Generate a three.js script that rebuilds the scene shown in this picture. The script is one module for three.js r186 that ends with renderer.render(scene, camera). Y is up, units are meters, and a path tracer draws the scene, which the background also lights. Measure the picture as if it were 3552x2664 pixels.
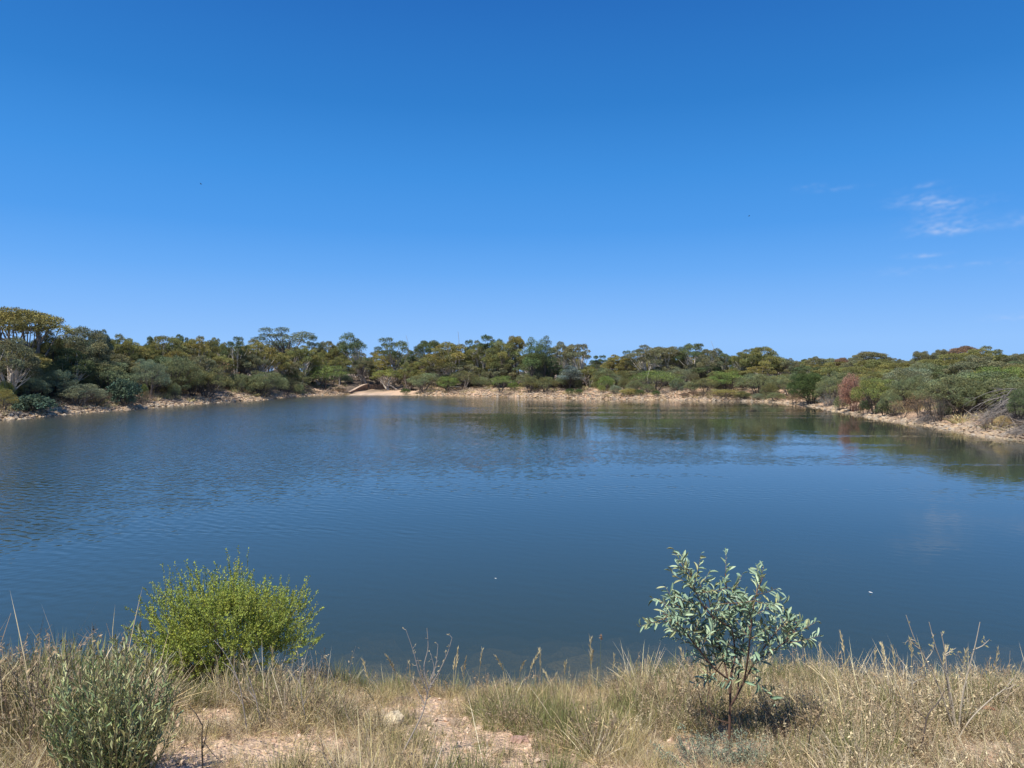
import * as THREE from 'three';

// ---------------------------------------------------------------- camera, sky, sun, exposure
const W = 1024, HH = 768, FPX = 710, HORIZON = 374, EYE = 3.2;
const PITCH = Math.atan((384 - HORIZON) / FPX);
const scene = new THREE.Scene();
const camera = new THREE.PerspectiveCamera(2 * Math.atan(384 / FPX) * 180 / Math.PI, W / HH, 0.1, 6000);
camera.position.set(0, EYE, 0);
camera.rotation.x = -PITCH;
scene.add(camera);

const renderer = new THREE.WebGLRenderer({ antialias: true });
renderer.setSize(W, HH);
renderer.toneMapping = THREE.LinearToneMapping;
renderer.toneMappingExposure = 1.25;
renderer.shadowMap.enabled = true;

const SUN_DIR = new THREE.Vector3(-0.44, 1.3, 0.52).normalize();
const sun = new THREE.DirectionalLight(new THREE.Color().setRGB(1.0, 0.955, 0.87), 5.0);
sun.position.copy(SUN_DIR).multiplyScalar(150).add(new THREE.Vector3(0, 0, -55));
sun.target.position.set(0, 0, -55);
sun.castShadow = true;
sun.shadow.mapSize.set(4096, 4096);
Object.assign(sun.shadow.camera, { left: -95, right: 95, top: 95, bottom: -95, near: 1, far: 400 });
scene.add(sun, sun.target);

// ---------------------------------------------------------------- random numbers and noise
const rng = (s) => () => { s |= 0; s = s + 0x6D2B79F5 | 0; let t = Math.imul(s ^ s >>> 15, 1 | s); t = t + Math.imul(t ^ t >>> 7, 61 | t) ^ t; return ((t ^ t >>> 14) >>> 0) / 4294967296; };
const hash2 = (x, y) => { let h = Math.imul(x, 374761393) + Math.imul(y, 668265263) | 0; h = Math.imul(h ^ h >>> 13, 1274126177); return ((h ^ h >>> 16) >>> 0) / 4294967296; };
const sm = (t) => t * t * (3 - 2 * t);
const lerp = (a, b, t) => a + (b - a) * t;
const clamp = (x, a, b) => Math.min(b, Math.max(a, x));
const sstep = (a, b, x) => sm(clamp((x - a) / (b - a), 0, 1));
function vnoise(x, y) {
  const ix = Math.floor(x), iy = Math.floor(y), fx = sm(x - ix), fy = sm(y - iy);
  return lerp(lerp(hash2(ix, iy), hash2(ix + 1, iy), fx), lerp(hash2(ix, iy + 1), hash2(ix + 1, iy + 1), fx), fy) * 2 - 1;
}
const fbm = (x, y, o = 4) => { let s = 0, a = 0.5; for (let i = 0; i < o; i++) { s += a * vnoise(x, y); x = x * 2.03 + 17.3; y = y * 2.03 - 9.1; a *= 0.5; } return s; };
const V = (x, y, z) => new THREE.Vector3(x, y, z);

// ---------------------------------------------------------------- sky: clear air with a few wisps of cirrus
const srgb = (r, g, b) => [r, g, b].map((c) => { c /= 255; return c <= 0.04045 ? c / 12.92 : ((c + 0.055) / 1.055) ** 2.4; });
function skyTexture() {
  const TW = 3072, TH = 1536, data = new Float32Array(TW * TH * 4);
  const stops = [[-90, srgb(150, 150, 140)], [-0.5, srgb(152, 198, 252)], [2.5, srgb(149, 197, 254)], [5, srgb(131, 186, 251)], [8, srgb(106, 172, 245)], [11.3, srgb(82, 157, 236)], [15.5, srgb(66, 145, 225)], [20.5, srgb(50, 127, 206)], [28, srgb(39, 107, 187)], [45, srgb(32, 90, 168)], [90, srgb(28, 78, 152)]];
  // wisps: azimuth (degrees right of the view), elevation, length, thickness, strength, tilt
  const wisps = [[30.0, 12.0, 1.5, 0.32, 0.5, 0.0], [31.6, 11.5, 1.9, 0.3, 0.42, -0.06], [31.1, 10.9, 1.5, 0.34, 0.3, 0.12], [31.3, 10.15, 1.6, 0.34, 0.55, 0.07], [32.1, 9.7, 2.0, 0.2, 0.5, 0.04], [30.0, 12.9, 0.9, 0.13, 0.32, 0.06], [23.2, 13.6, 0.5, 0.15, 0.22, 0], [22.1, 13.6, 0.5, 0.13, 0.16, 0], [24.6, 13.3, 1.6, 0.12, 0.14, 0.03], [30.0, 8.2, 1.0, 0.14, 0.55, 0.0], [32.7, 7.4, 2.4, 0.09, 0.26, -0.02], [29.2, 7.2, 1.8, 0.25, 0.16, 0.03], [35.8, 10.0, 0.8, 0.4, 0.35, 0.05], [35.2, 3.7, 1.3, 0.2, 0.36, 0.02], [41, 7.5, 4, 0.5, 0.3, 0.05], [46, 11, 5, 0.6, 0.35, 0.04], [52, 5, 5, 0.4, 0.3, 0.02], [60, 14, 6, 0.7, 0.35, 0.06], [-75, 18, 7, 0.6, 0.2, 0.04]];
  const sunAz = Math.atan2(SUN_DIR.x, -SUN_DIR.z);
  for (let r = 0; r < TH; r++) {
    const el = ((r + 0.5) / TH - 0.5) * 180;
    let k = 0; while (k < stops.length - 2 && el > stops[k + 1][0]) k++;
    const t = clamp((el - stops[k][0]) / (stops[k + 1][0] - stops[k][0]), 0, 1);
    const base = [0, 1, 2].map((c) => lerp(stops[k][1][c], stops[k + 1][1][c], t));
    const ce = Math.cos(el * Math.PI / 180), se = Math.sin(el * Math.PI / 180);
    for (let c = 0; c < TW; c++) {
      const phi = ((c + 0.5) / TW - 0.5) * 2 * Math.PI, x = Math.cos(phi) * ce, z = Math.sin(phi) * ce;
      const az = Math.atan2(x, -z), cosS = x * SUN_DIR.x + se * SUN_DIR.y + z * SUN_DIR.z;
      const glow = 0.10 * Math.max(0, cosS + 0.15) + 0.55 * Math.pow(Math.max(0, cosS), 24);
      let a = 0;
      const azd = az * 180 / Math.PI;
      if (el > -1 && el < 24) for (const w of wisps) {
        const dx = (azd - w[0]) / 1.35; if (Math.abs(dx) > w[2] * 2.2) continue;
        const dy = el - w[1] - dx * w[5]; if (Math.abs(dy) > w[3] * 4) continue;
        const wob = fbm(azd * 1.1 + w[0] * 7, el * 5.2 + w[1] * 3, 4), fib = 0.42 + 1.25 * fbm(azd * 1.2 + el * 2.6, el * 11 - azd * 2.2, 5);
        a += w[4] * Math.exp(-((dx / w[2]) ** 2) * 1.6) * Math.exp(-(((dy + wob * w[3] * 1.3) / w[3]) ** 2)) * Math.max(0, fib);
      }
      a = clamp(a * 0.95, 0, 0.6);
      const o = (r * TW + c) * 4, white = srgb(196, 212, 244);
      for (let q = 0; q < 3; q++) data[o + q] = lerp(base[q] * (1 + glow) + glow * 0.03, white[q], a) / renderer.toneMappingExposure;
      data[o + 3] = 1;
    }
  }
  const tx = new THREE.DataTexture(data, TW, TH, THREE.RGBAFormat, THREE.FloatType);
  tx.mapping = THREE.EquirectangularReflectionMapping; tx.magFilter = THREE.LinearFilter; tx.needsUpdate = true;
  return tx;
}
scene.background = skyTexture();
scene.environment = scene.background;

// ---------------------------------------------------------------- helpers: things, labels, builders
const taken = new Map();
function numbered(name) { const n = taken.get(name) ?? 0; taken.set(name, n + 1); return n ? `${name}_${String(n).padStart(3, '0')}` : name; }
function tag(o, label, category, group, kind) { o.userData = { label, category }; if (group) o.userData.group = group; if (kind) o.userData.kind = kind; return o; }
function shade(o) { o.traverse((m) => { if (m.isMesh) { m.castShadow = true; m.receiveShadow = true; } }); return o; }
function mesh(name, geo, mat, parent) { const m = new THREE.Mesh(geo, mat); m.name = name; m.castShadow = m.receiveShadow = true; parent?.add(m); return m; }
function base(name, x, y, z) { const g = new THREE.Group(); g.name = numbered(name); g.position.set(x, y, z); scene.add(g); return g; }
// ray through a pixel of the photograph, and where it stands D metres in front of the camera
function ray(px, py) {
  const a = (px - 512) / FPX, b = -(py - 384) / FPX, c = Math.cos(PITCH), s = Math.sin(PITCH);
  return V(a, b * c - s, -c - b * s);
}
function P(px, py, D) { const r = ray(px, py); return V(0, EYE, 0).addScaledVector(r, D / -r.z); }

class Builder {                       // collects triangles with one flat tint per piece
  constructor() { this.p = []; this.c = []; this.i = []; this.n = 0; }
  vert(v, c) { this.p.push(v.x, v.y, v.z); if (c) this.c.push(c[0], c[1], c[2]); return this.n++; }
  tri(a, b, c) { this.i.push(a, b, c); }
  tube(pts, rad, sides = 5, c = null) {
    let prev = null;
    const up = V(0.31, 0.12, 0.94).normalize();
    for (let k = 0; k < pts.length; k++) {
      const t = pts[Math.min(k + 1, pts.length - 1)].clone().sub(pts[Math.max(k - 1, 0)]).normalize();
      const u = t.clone().cross(up).normalize(), w = t.clone().cross(u);
      const ring = [];
      for (let s = 0; s < sides; s++) { const a = s / sides * Math.PI * 2; ring.push(this.vert(pts[k].clone().addScaledVector(u, Math.cos(a) * rad[k]).addScaledVector(w, Math.sin(a) * rad[k]), c)); }
      if (prev) for (let s = 0; s < sides; s++) { const q = (s + 1) % sides; this.tri(prev[s], prev[q], ring[s]); this.tri(prev[q], ring[q], ring[s]); }
      prev = ring;
    }
    const tip = this.vert(pts[pts.length - 1], c);
    for (let s = 0; s < sides; s++) this.tri(prev[s], prev[(s + 1) % sides], tip);
  }
  leaf(p, dir, side, L, Wd, c) {      // a folded diamond
    const a = this.vert(p, c), m = p.clone().addScaledVector(dir, L * 0.5);
    const l = this.vert(m.clone().addScaledVector(side, Wd * 0.5), c), r = this.vert(m.clone().addScaledVector(side, -Wd * 0.5), c), t = this.vert(p.clone().addScaledVector(dir, L), c);
    this.tri(a, l, t); this.tri(a, t, r);
  }
  blade(p, dir, side, bend, L, Wd, segs, c) {     // a ribbon that bends over
    let l0 = this.vert(p.clone().addScaledVector(side, Wd / 2), c), r0 = this.vert(p.clone().addScaledVector(side, -Wd / 2), c), q = p.clone(), d = dir.clone();
    for (let s = 1; s <= segs; s++) {
      d.addScaledVector(bend, 1 / segs).normalize(); q.addScaledVector(d, L / segs);
      if (s === segs) { const t = this.vert(q, c); this.tri(l0, r0, t); }
      else { const w = Wd / 2 * (1 - s / segs * 0.6), l1 = this.vert(q.clone().addScaledVector(side, w), c), r1 = this.vert(q.clone().addScaledVector(side, -w), c); this.tri(l0, r0, l1); this.tri(r0, r1, l1); l0 = l1; r0 = r1; }
    }
    return q;
  }
  build(smooth = false) {
    const g = new THREE.BufferGeometry();
    g.setAttribute('position', new THREE.Float32BufferAttribute(this.p, 3));
    if (this.c.length) g.setAttribute('color', new THREE.Float32BufferAttribute(this.c, 3));
    g.setIndex(this.i);
    if (smooth) g.computeVertexNormals();
    return g;
  }
}
const rdir = (R) => { const y = R() * 2 - 1, a = R() * 6.2832, s = Math.sqrt(1 - y * y); return V(Math.cos(a) * s, y, Math.sin(a) * s); };
const perp = (d, R) => d.clone().cross(rdir(R)).normalize();
const bez = (a, b, c, n) => Array.from({ length: n + 1 }, (_, k) => { const t = k / n; return a.clone().multiplyScalar((1 - t) ** 2).addScaledVector(b, 2 * t * (1 - t)).addScaledVector(c, t * t); });

// ---------------------------------------------------------------- materials
const lin = (r, g, b) => new THREE.Color().setRGB(r, g, b);
const std = (c, rough = 0.85, o = {}) => new THREE.MeshStandardMaterial({ color: lin(...c), roughness: rough, metalness: 0, side: THREE.DoubleSide, ...o });
const fol = (r, g, b) => new THREE.MeshPhysicalMaterial({ color: lin(r, g, b), roughness: 0.95, transmission: 0.18, thickness: 0, specularIntensity: 0.5, vertexColors: true, side: THREE.DoubleSide });
const FOL = {
  olive: fol(0.220, 0.220, 0.073), gold: fol(0.25, 0.225, 0.072), dull: fol(0.194, 0.194, 0.101), deep: fol(0.122, 0.155, 0.065), blue: fol(0.163, 0.203, 0.138), tall: fol(0.138, 0.187, 0.065),
  grey: fol(0.225, 0.245, 0.145), greygreen: fol(0.205, 0.228, 0.105), sage: fol(0.225, 0.272, 0.16), bright: fol(0.185, 0.245, 0.065), lime: fol(0.24, 0.265, 0.075), dark: fol(0.086, 0.123, 0.037), teal: fol(0.088, 0.135, 0.085), bluegrey: fol(0.168, 0.203, 0.175), mustard: fol(0.308, 0.265, 0.077), brown: fol(0.239, 0.161, 0.105), rust: fol(0.39, 0.225, 0.165), umber: fol(0.308, 0.211, 0.125), straw: fol(0.504, 0.379, 0.183), moss: fol(0.19, 0.19, 0.075),
};
const BARK = { pale: std([0.60, 0.525, 0.44]), grey: std([0.20, 0.17, 0.145]), dark: std([0.085, 0.07, 0.058]), bleached: std([0.34, 0.30, 0.265]), red: std([0.2, 0.11, 0.075]) };

function grainTexture(n, seed, lo, hi, scales, bytesSrgb = false) {
  const d = new Float32Array(n * n * 4), wrapN = (x, y, f) => { const ix = Math.floor(x), iy = Math.floor(y), fx = sm(x - ix), fy = sm(y - iy), m = (q) => ((q % f) + f) % f; return lerp(lerp(hash2(m(ix) + seed, m(iy)), hash2(m(ix + 1) + seed, m(iy)), fx), lerp(hash2(m(ix) + seed, m(iy + 1)), hash2(m(ix + 1) + seed, m(iy + 1)), fx), fy); };
  for (let y = 0; y < n; y++) for (let x = 0; x < n; x++) {
    let s = 0, w = 0; for (const [f, a] of scales) { s += a * wrapN(x / n * f, y / n * f, f); w += a; }
    const v = lerp(lo, hi, clamp((s / w - 0.25) / 0.5, 0, 1)), o = (y * n + x) * 4; d[o] = v; d[o + 1] = v; d[o + 2] = v; d[o + 3] = 1;
  }
  const t = new THREE.DataTexture(d, n, n, THREE.RGBAFormat, THREE.FloatType); t.wrapS = t.wrapT = THREE.RepeatWrapping; t.magFilter = THREE.LinearFilter; t.needsUpdate = true; return t;
}

// ---------------------------------------------------------------- the lake's outline, seen waterline first, then the banks beside and behind the camera
const SEEN = [[0, 420.4], [47, 416.1], [94, 412], [123, 410.2], [164, 406.8], [211, 403.2], [259, 400.3], [284, 397.7], [327, 395.4], [362, 394.9], [409, 395.4], [504, 397], [595, 398.8], [701, 400.4], [749, 401.2], [788, 403.1], [827, 409], [866, 416.2], [899, 421.4], [957, 429.8], [990, 436.4], [1024, 439.6]];
const shoreD = (px) => {
  let k = 0; while (k < SEEN.length - 2 && px > SEEN[k + 1][0]) k++;
  const t = clamp((px - SEEN[k][0]) / (SEEN[k + 1][0] - SEEN[k][0]), -0.6, 1.6);
  return FPX * EYE / (lerp(SEEN[k][1], SEEN[k + 1][1], t) - HORIZON);
};
const ring = SEEN.map(([px]) => { const D = shoreD(px); return [(px - 512) / FPX * D, -D]; });
ring.push([27.5, -28], [29, -20], [26, -12.5], [18, -8.7], [9, -7.5], [4.5, -7.15], [2, -7.3], [0, -7.05], [-2.6, -7.25], [-5.2, -7.1], [-9, -7.6], [-20, -8.8], [-33, -14], [-41, -25], [-40, -38]);
const curve = new THREE.CatmullRomCurve3(ring.map(([x, z]) => V(x, 0, z)), true, 'centripetal');
const SHORE = curve.getPoints(220).slice(0, -1).map((p) => [p.x, p.z]);
function lakeDist(x, z) {             // metres to the waterline, negative over the water
  let best = 1e9, inside = false;
  for (let i = 0, j = SHORE.length - 1; i < SHORE.length; j = i++) {
    const [ax, az] = SHORE[j], [bx, bz] = SHORE[i], ex = bx - ax, ez = bz - az;
    const t = clamp(((x - ax) * ex + (z - az) * ez) / (ex * ex + ez * ez), 0, 1), dx = x - ax - ex * t, dz = z - az - ez * t, d = dx * dx + dz * dz;
    if (d < best) best = d;
    if ((bz > z) !== (az > z) && x < (ax - bx) * (z - bz) / (az - bz) + bx) inside = !inside;
  }
  return inside ? -Math.sqrt(best) : Math.sqrt(best);
}
// the ramp's flat, where the bank is cut down
const RAMP = { x0: -25.2, x1: -15.6, z0: -106, z1: -121 };
function groundHeight(x, z, d = lakeDist(x, z)) {
  if (d < 0) return Math.max(-3.2, d * lerp(0.3, 0.2 + 0.02 * Math.max(0, -d - 3), sstep(-22, -14, z)) - 0.03) + (0.1 * fbm(x * 0.9, z * 0.9, 3) + 0.1 * fbm(x * 4.3 + 7, z * 4.3, 3)) * sstep(0, -1, d);
  const near = sstep(-30, -12, z), left = sstep(-10, -30, x) * (1 - near);
  const top = lerp(lerp(1.75, 2.7, left), 2.6, near) + 0.25 * fbm(x * 0.07 + 3, z * 0.07, 2) * (1 - near);
  let h = top * (1 - Math.exp(-0.32 * d / top));
  h += (0.16 * fbm(x * 0.33, z * 0.33, 3) + 0.05 * fbm(x * 2.1, z * 2.1, 3)) * sstep(0, 2.5, d) * (1 - 0.4 * near);
  h += sstep(25, 140, d) * 1.2 * (1 - near) + sstep(200, 1500, d) * 6;
  const rx = sstep(RAMP.x0 + 0.2, RAMP.x0 + 1.0, x) * (1 - sstep(RAMP.x1, RAMP.x1 + 2, x)) * sstep(RAMP.z0 + 4, RAMP.z0 + 1, z) * (1 - sstep(RAMP.z1 + 4, RAMP.z1 - 5, z));
  return lerp(h, Math.min(h, 0.05 + Math.max(0, -z - 108) * 0.07), rx);
}
function hit(px, py) {                // where the ray through a pixel meets the ground
  const r = ray(px, py), p = V(0, EYE, 0); let t = 2;
  for (let k = 0; k < 4000; k++) { const q = p.clone().addScaledVector(r, t); if (q.y < Math.max(0, groundHeight(q.x, q.z))) return q; t += 0.02 + t * 0.001; }
  return p.addScaledVector(r, 8);
}
const onGround = (x, z) => V(x, groundHeight(x, z), z);

// ---------------------------------------------------------------- ground
{
  const axis = (n, near, far, mid) => Array.from({ length: n }, (_, k) => { const t = k / (n - 1) * 2 - 1, s = Math.asinh(far / near) * Math.abs(t); return mid + Math.sign(t) * near * Math.sinh(s); });
  const xs = axis(390, 5.5, 2600, 0), zs = axis(430, 6.5, 2600, -6);
  const nx = xs.length, nz = zs.length, pos = new Float32Array(nx * nz * 3), col = new Float32Array(nx * nz * 3), uv = new Float32Array(nx * nz * 2), idx = [];
  const mixc = (a, b, t) => [0, 1, 2].map((k) => lerp(a[k], b[k], t));
  for (let j = 0; j < nz; j++) for (let i = 0; i < nx; i++) {
    const x = xs[i], z = zs[j], far = Math.abs(x) > 220 || z > 60 || z < -320, d = far ? 300 : lakeDist(x, z), h = far ? 4 + 1.5 * fbm(x * 0.003, z * 0.003, 2) + 0 : groundHeight(x, z, d), o = j * nx + i;
    pos.set([x, h, z], o * 3); uv.set([x / 1.7, z / 1.7], o * 2);
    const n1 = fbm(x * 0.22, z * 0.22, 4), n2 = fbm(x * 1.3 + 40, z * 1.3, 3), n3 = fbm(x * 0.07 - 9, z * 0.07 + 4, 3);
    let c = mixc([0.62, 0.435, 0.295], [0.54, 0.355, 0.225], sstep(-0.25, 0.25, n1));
    c = mixc(c, z > -20 ? [0.29, 0.215, 0.145] : [0.165, 0.125, 0.09], sstep(-0.02, 0.22, n2 * 0.6 + n3 * 0.9 + (z > -20 ? -0.3 : d > 6.5 ? 0.45 : d > 4.5 ? 0.1 : -0.12)));       // leaf litter; past the far banks darkened to paint in tree shade
    c = mixc(c, [0.43, 0.315, 0.21], sstep(0.12, 0.3, n2));
    if (d < 0) c = mixc([0.24, 0.16, 0.06], [0.12, 0.09, 0.036], sstep(-0.35, 0.3, n2 * 0.7 + (d < -3.4 + n1 * 3.5 ? 0.45 : -0.3)));   // sand, then silt darkened to stand in for light lost with depth
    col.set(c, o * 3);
    if (i && j) { const a = o - nx - 1, b = o - nx, e = o - 1; idx.push(a, e, b, b, e, o); }
  }
  const g = new THREE.BufferGeometry();
  g.setAttribute('position', new THREE.BufferAttribute(pos, 3)); g.setAttribute('color', new THREE.BufferAttribute(col, 3)); g.setAttribute('uv', new THREE.BufferAttribute(uv, 2)); g.setIndex(idx); g.computeVertexNormals();
  const map = grainTexture(512, 11, 0.66, 1.2, [[24, 1], [64, 1.3], [150, 1.6], [256, 1.2]]);
  const bump = grainTexture(512, 71, 0, 1, [[16, 1], [48, 1], [120, 0.8]]);
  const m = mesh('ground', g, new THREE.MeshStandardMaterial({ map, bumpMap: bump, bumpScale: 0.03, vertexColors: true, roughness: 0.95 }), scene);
  m.name = numbered('ground'); tag(m, 'pale orange sandy ground and banks around the dam', 'ground', null, 'structure');
}

// ---------------------------------------------------------------- water: murky, rippled by the wind except in the calm lee of the right shore
{
  const N = 2048, S = 106, X0 = -45, Z0 = -5.5, sx = new Float32Array(N * N), sz = new Float32Array(N * N), R = rng(77);
  for (let w = 0; w < 46; w++) {
    const lam = 0.15 * Math.pow(3.6, R() ** 1.3), a = 0.62 + (R() + R() + R() - 1.5) * 1.25, k = 2 * Math.PI / lam, kx = Math.sin(a) * k, kz = -Math.cos(a) * k;
    const slope = 0.0135 * (lam < 0.32 ? 1 : 0.55) * (0.6 + 0.8 * R()), ph = R() * 6.28, st = S / N, cs = Math.cos(kx * st), sn = Math.sin(kx * st), ux = Math.sin(a) * slope, uz = Math.cos(a) * slope;
    for (let j = 0; j < N; j++) {
      let c = Math.cos(ph - kz * j * st), s = Math.sin(ph - kz * j * st);
      const env0 = w * 0.37;
      for (let i = 0; i < N; i++) { const o = j * N + i; sx[o] += ux * c; sz[o] += uz * c; const t = c * cs - s * sn; s = s * cs + c * sn; c = t; }
    }
  }
  const data = new Float32Array(N * N * 4);
  const M = 256, amp = new Float32Array((M + 1) * (M + 1));
  for (let j = 0; j <= M; j++) for (let i = 0; i <= M; i++) {
    const x = X0 + i / M * S, z = Z0 - j / M * S, d = -lakeDist(x, z);
    const patch = fbm(x * 0.06 + 5, z * 0.045, 3), streak = fbm(x * 0.045 + z * 0.012, z * 0.42 - x * 0.02, 3), fine = fbm(x * 0.5, z * 0.8 + 9, 2);
    const open = sstep(-4, 22, -x + 4 + patch * 13 - (z < -60 ? (-z - 60) * 0.1 : 0));              // windward left, lee right
    const rightLee = sstep(1, 17, d + streak * 16), nearLee = sstep(-10, -30, z + patch * 10) + sstep(-2, -14, x + patch * 6) * 0.7;
    let a = lerp(0.2, 2.3, open) * lerp(lerp(0.28, 0.85, open), 1, rightLee) * clamp(nearLee, 0.3, 1);
    a += 0.5 * sstep(0.05, 0.3, streak) * (1 - open) * clamp(nearLee, 0, 1);
    amp[j * (M + 1) + i] = clamp(a * (1 + 0.35 * fine), 0.06, 2.6);
  }
  for (let j = 0; j < N; j++) for (let i = 0; i < N; i++) {
    const fi = i / N * M, fj = j / N * M, a = Math.floor(fi), b = Math.floor(fj), u = fi - a, v = fj - b, q = b * (M + 1) + a;
    const A = lerp(lerp(amp[q], amp[q + 1], u), lerp(amp[q + M + 1], amp[q + M + 2], u), v), o = j * N + i;
    const n = 1 / Math.hypot(sx[o] * A, sz[o] * A, 1);
    data[o * 4] = -sx[o] * A * n * 0.5 + 0.5; data[o * 4 + 1] = -sz[o] * A * n * 0.5 + 0.5; data[o * 4 + 2] = n * 0.5 + 0.5; data[o * 4 + 3] = 1;
  }
  const nm = new THREE.DataTexture(data, N, N, THREE.RGBAFormat, THREE.FloatType); nm.magFilter = THREE.LinearFilter; nm.wrapS = nm.wrapT = THREE.MirroredRepeatWrapping; nm.needsUpdate = true;
  const rd = new Float32Array(M * M * 4);
  for (let j = 0; j < M; j++) for (let i = 0; i < M; i++) { const v = lerp(0.03, 0.16, sstep(0.25, 1.8, amp[j * (M + 1) + i])); rd.set([v, v, v, 1], (j * M + i) * 4); }
  const rm = new THREE.DataTexture(rd, M, M, THREE.RGBAFormat, THREE.FloatType); rm.magFilter = THREE.LinearFilter; rm.wrapS = rm.wrapT = THREE.MirroredRepeatWrapping; rm.needsUpdate = true;   // wind ripples too fine for the normal map
  const shape = new THREE.Shape(SHORE.map(([x, z], k) => { const [px, pz] = SHORE[(k + SHORE.length - 1) % SHORE.length], [qx, qz] = SHORE[(k + 1) % SHORE.length], tx = qx - px, tz = qz - pz, l = Math.hypot(tx, tz); return new THREE.Vector2(x + tz / l * 0.9, -(z - tx / l * 0.9)); }));
  const g = new THREE.ShapeGeometry(shape); g.rotateX(-Math.PI / 2);
  const p = g.attributes.position, uv = g.attributes.uv;
  for (let k = 0; k < p.count; k++) uv.setXY(k, (p.getX(k) - X0) / S, (Z0 - p.getZ(k)) / S);
  const water = base('water', 0, 0, 0); tag(water, 'blue green rippled water of the dam', 'water', null, 'structure');
  mesh('surface', g, new THREE.MeshPhysicalMaterial({ color: lin(0.86, 0.93, 0.88), roughness: 1, roughnessMap: rm, ior: 1.42, transmission: 1, thickness: 0, normalMap: nm, side: THREE.DoubleSide }), water);
  // suspended silt, in thin clouds at growing depth
  const silt = new THREE.MeshStandardMaterial({ color: lin(0.049, 0.067, 0.054), roughness: 1, transparent: true, opacity: 0.28, side: THREE.DoubleSide });
  for (const depth of [0.07, 0.15, 0.25, 0.38, 0.54, 0.75]) { const l = mesh('silt_cloud', g, silt, water); l.position.y = -depth; l.castShadow = false; }
}

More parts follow.
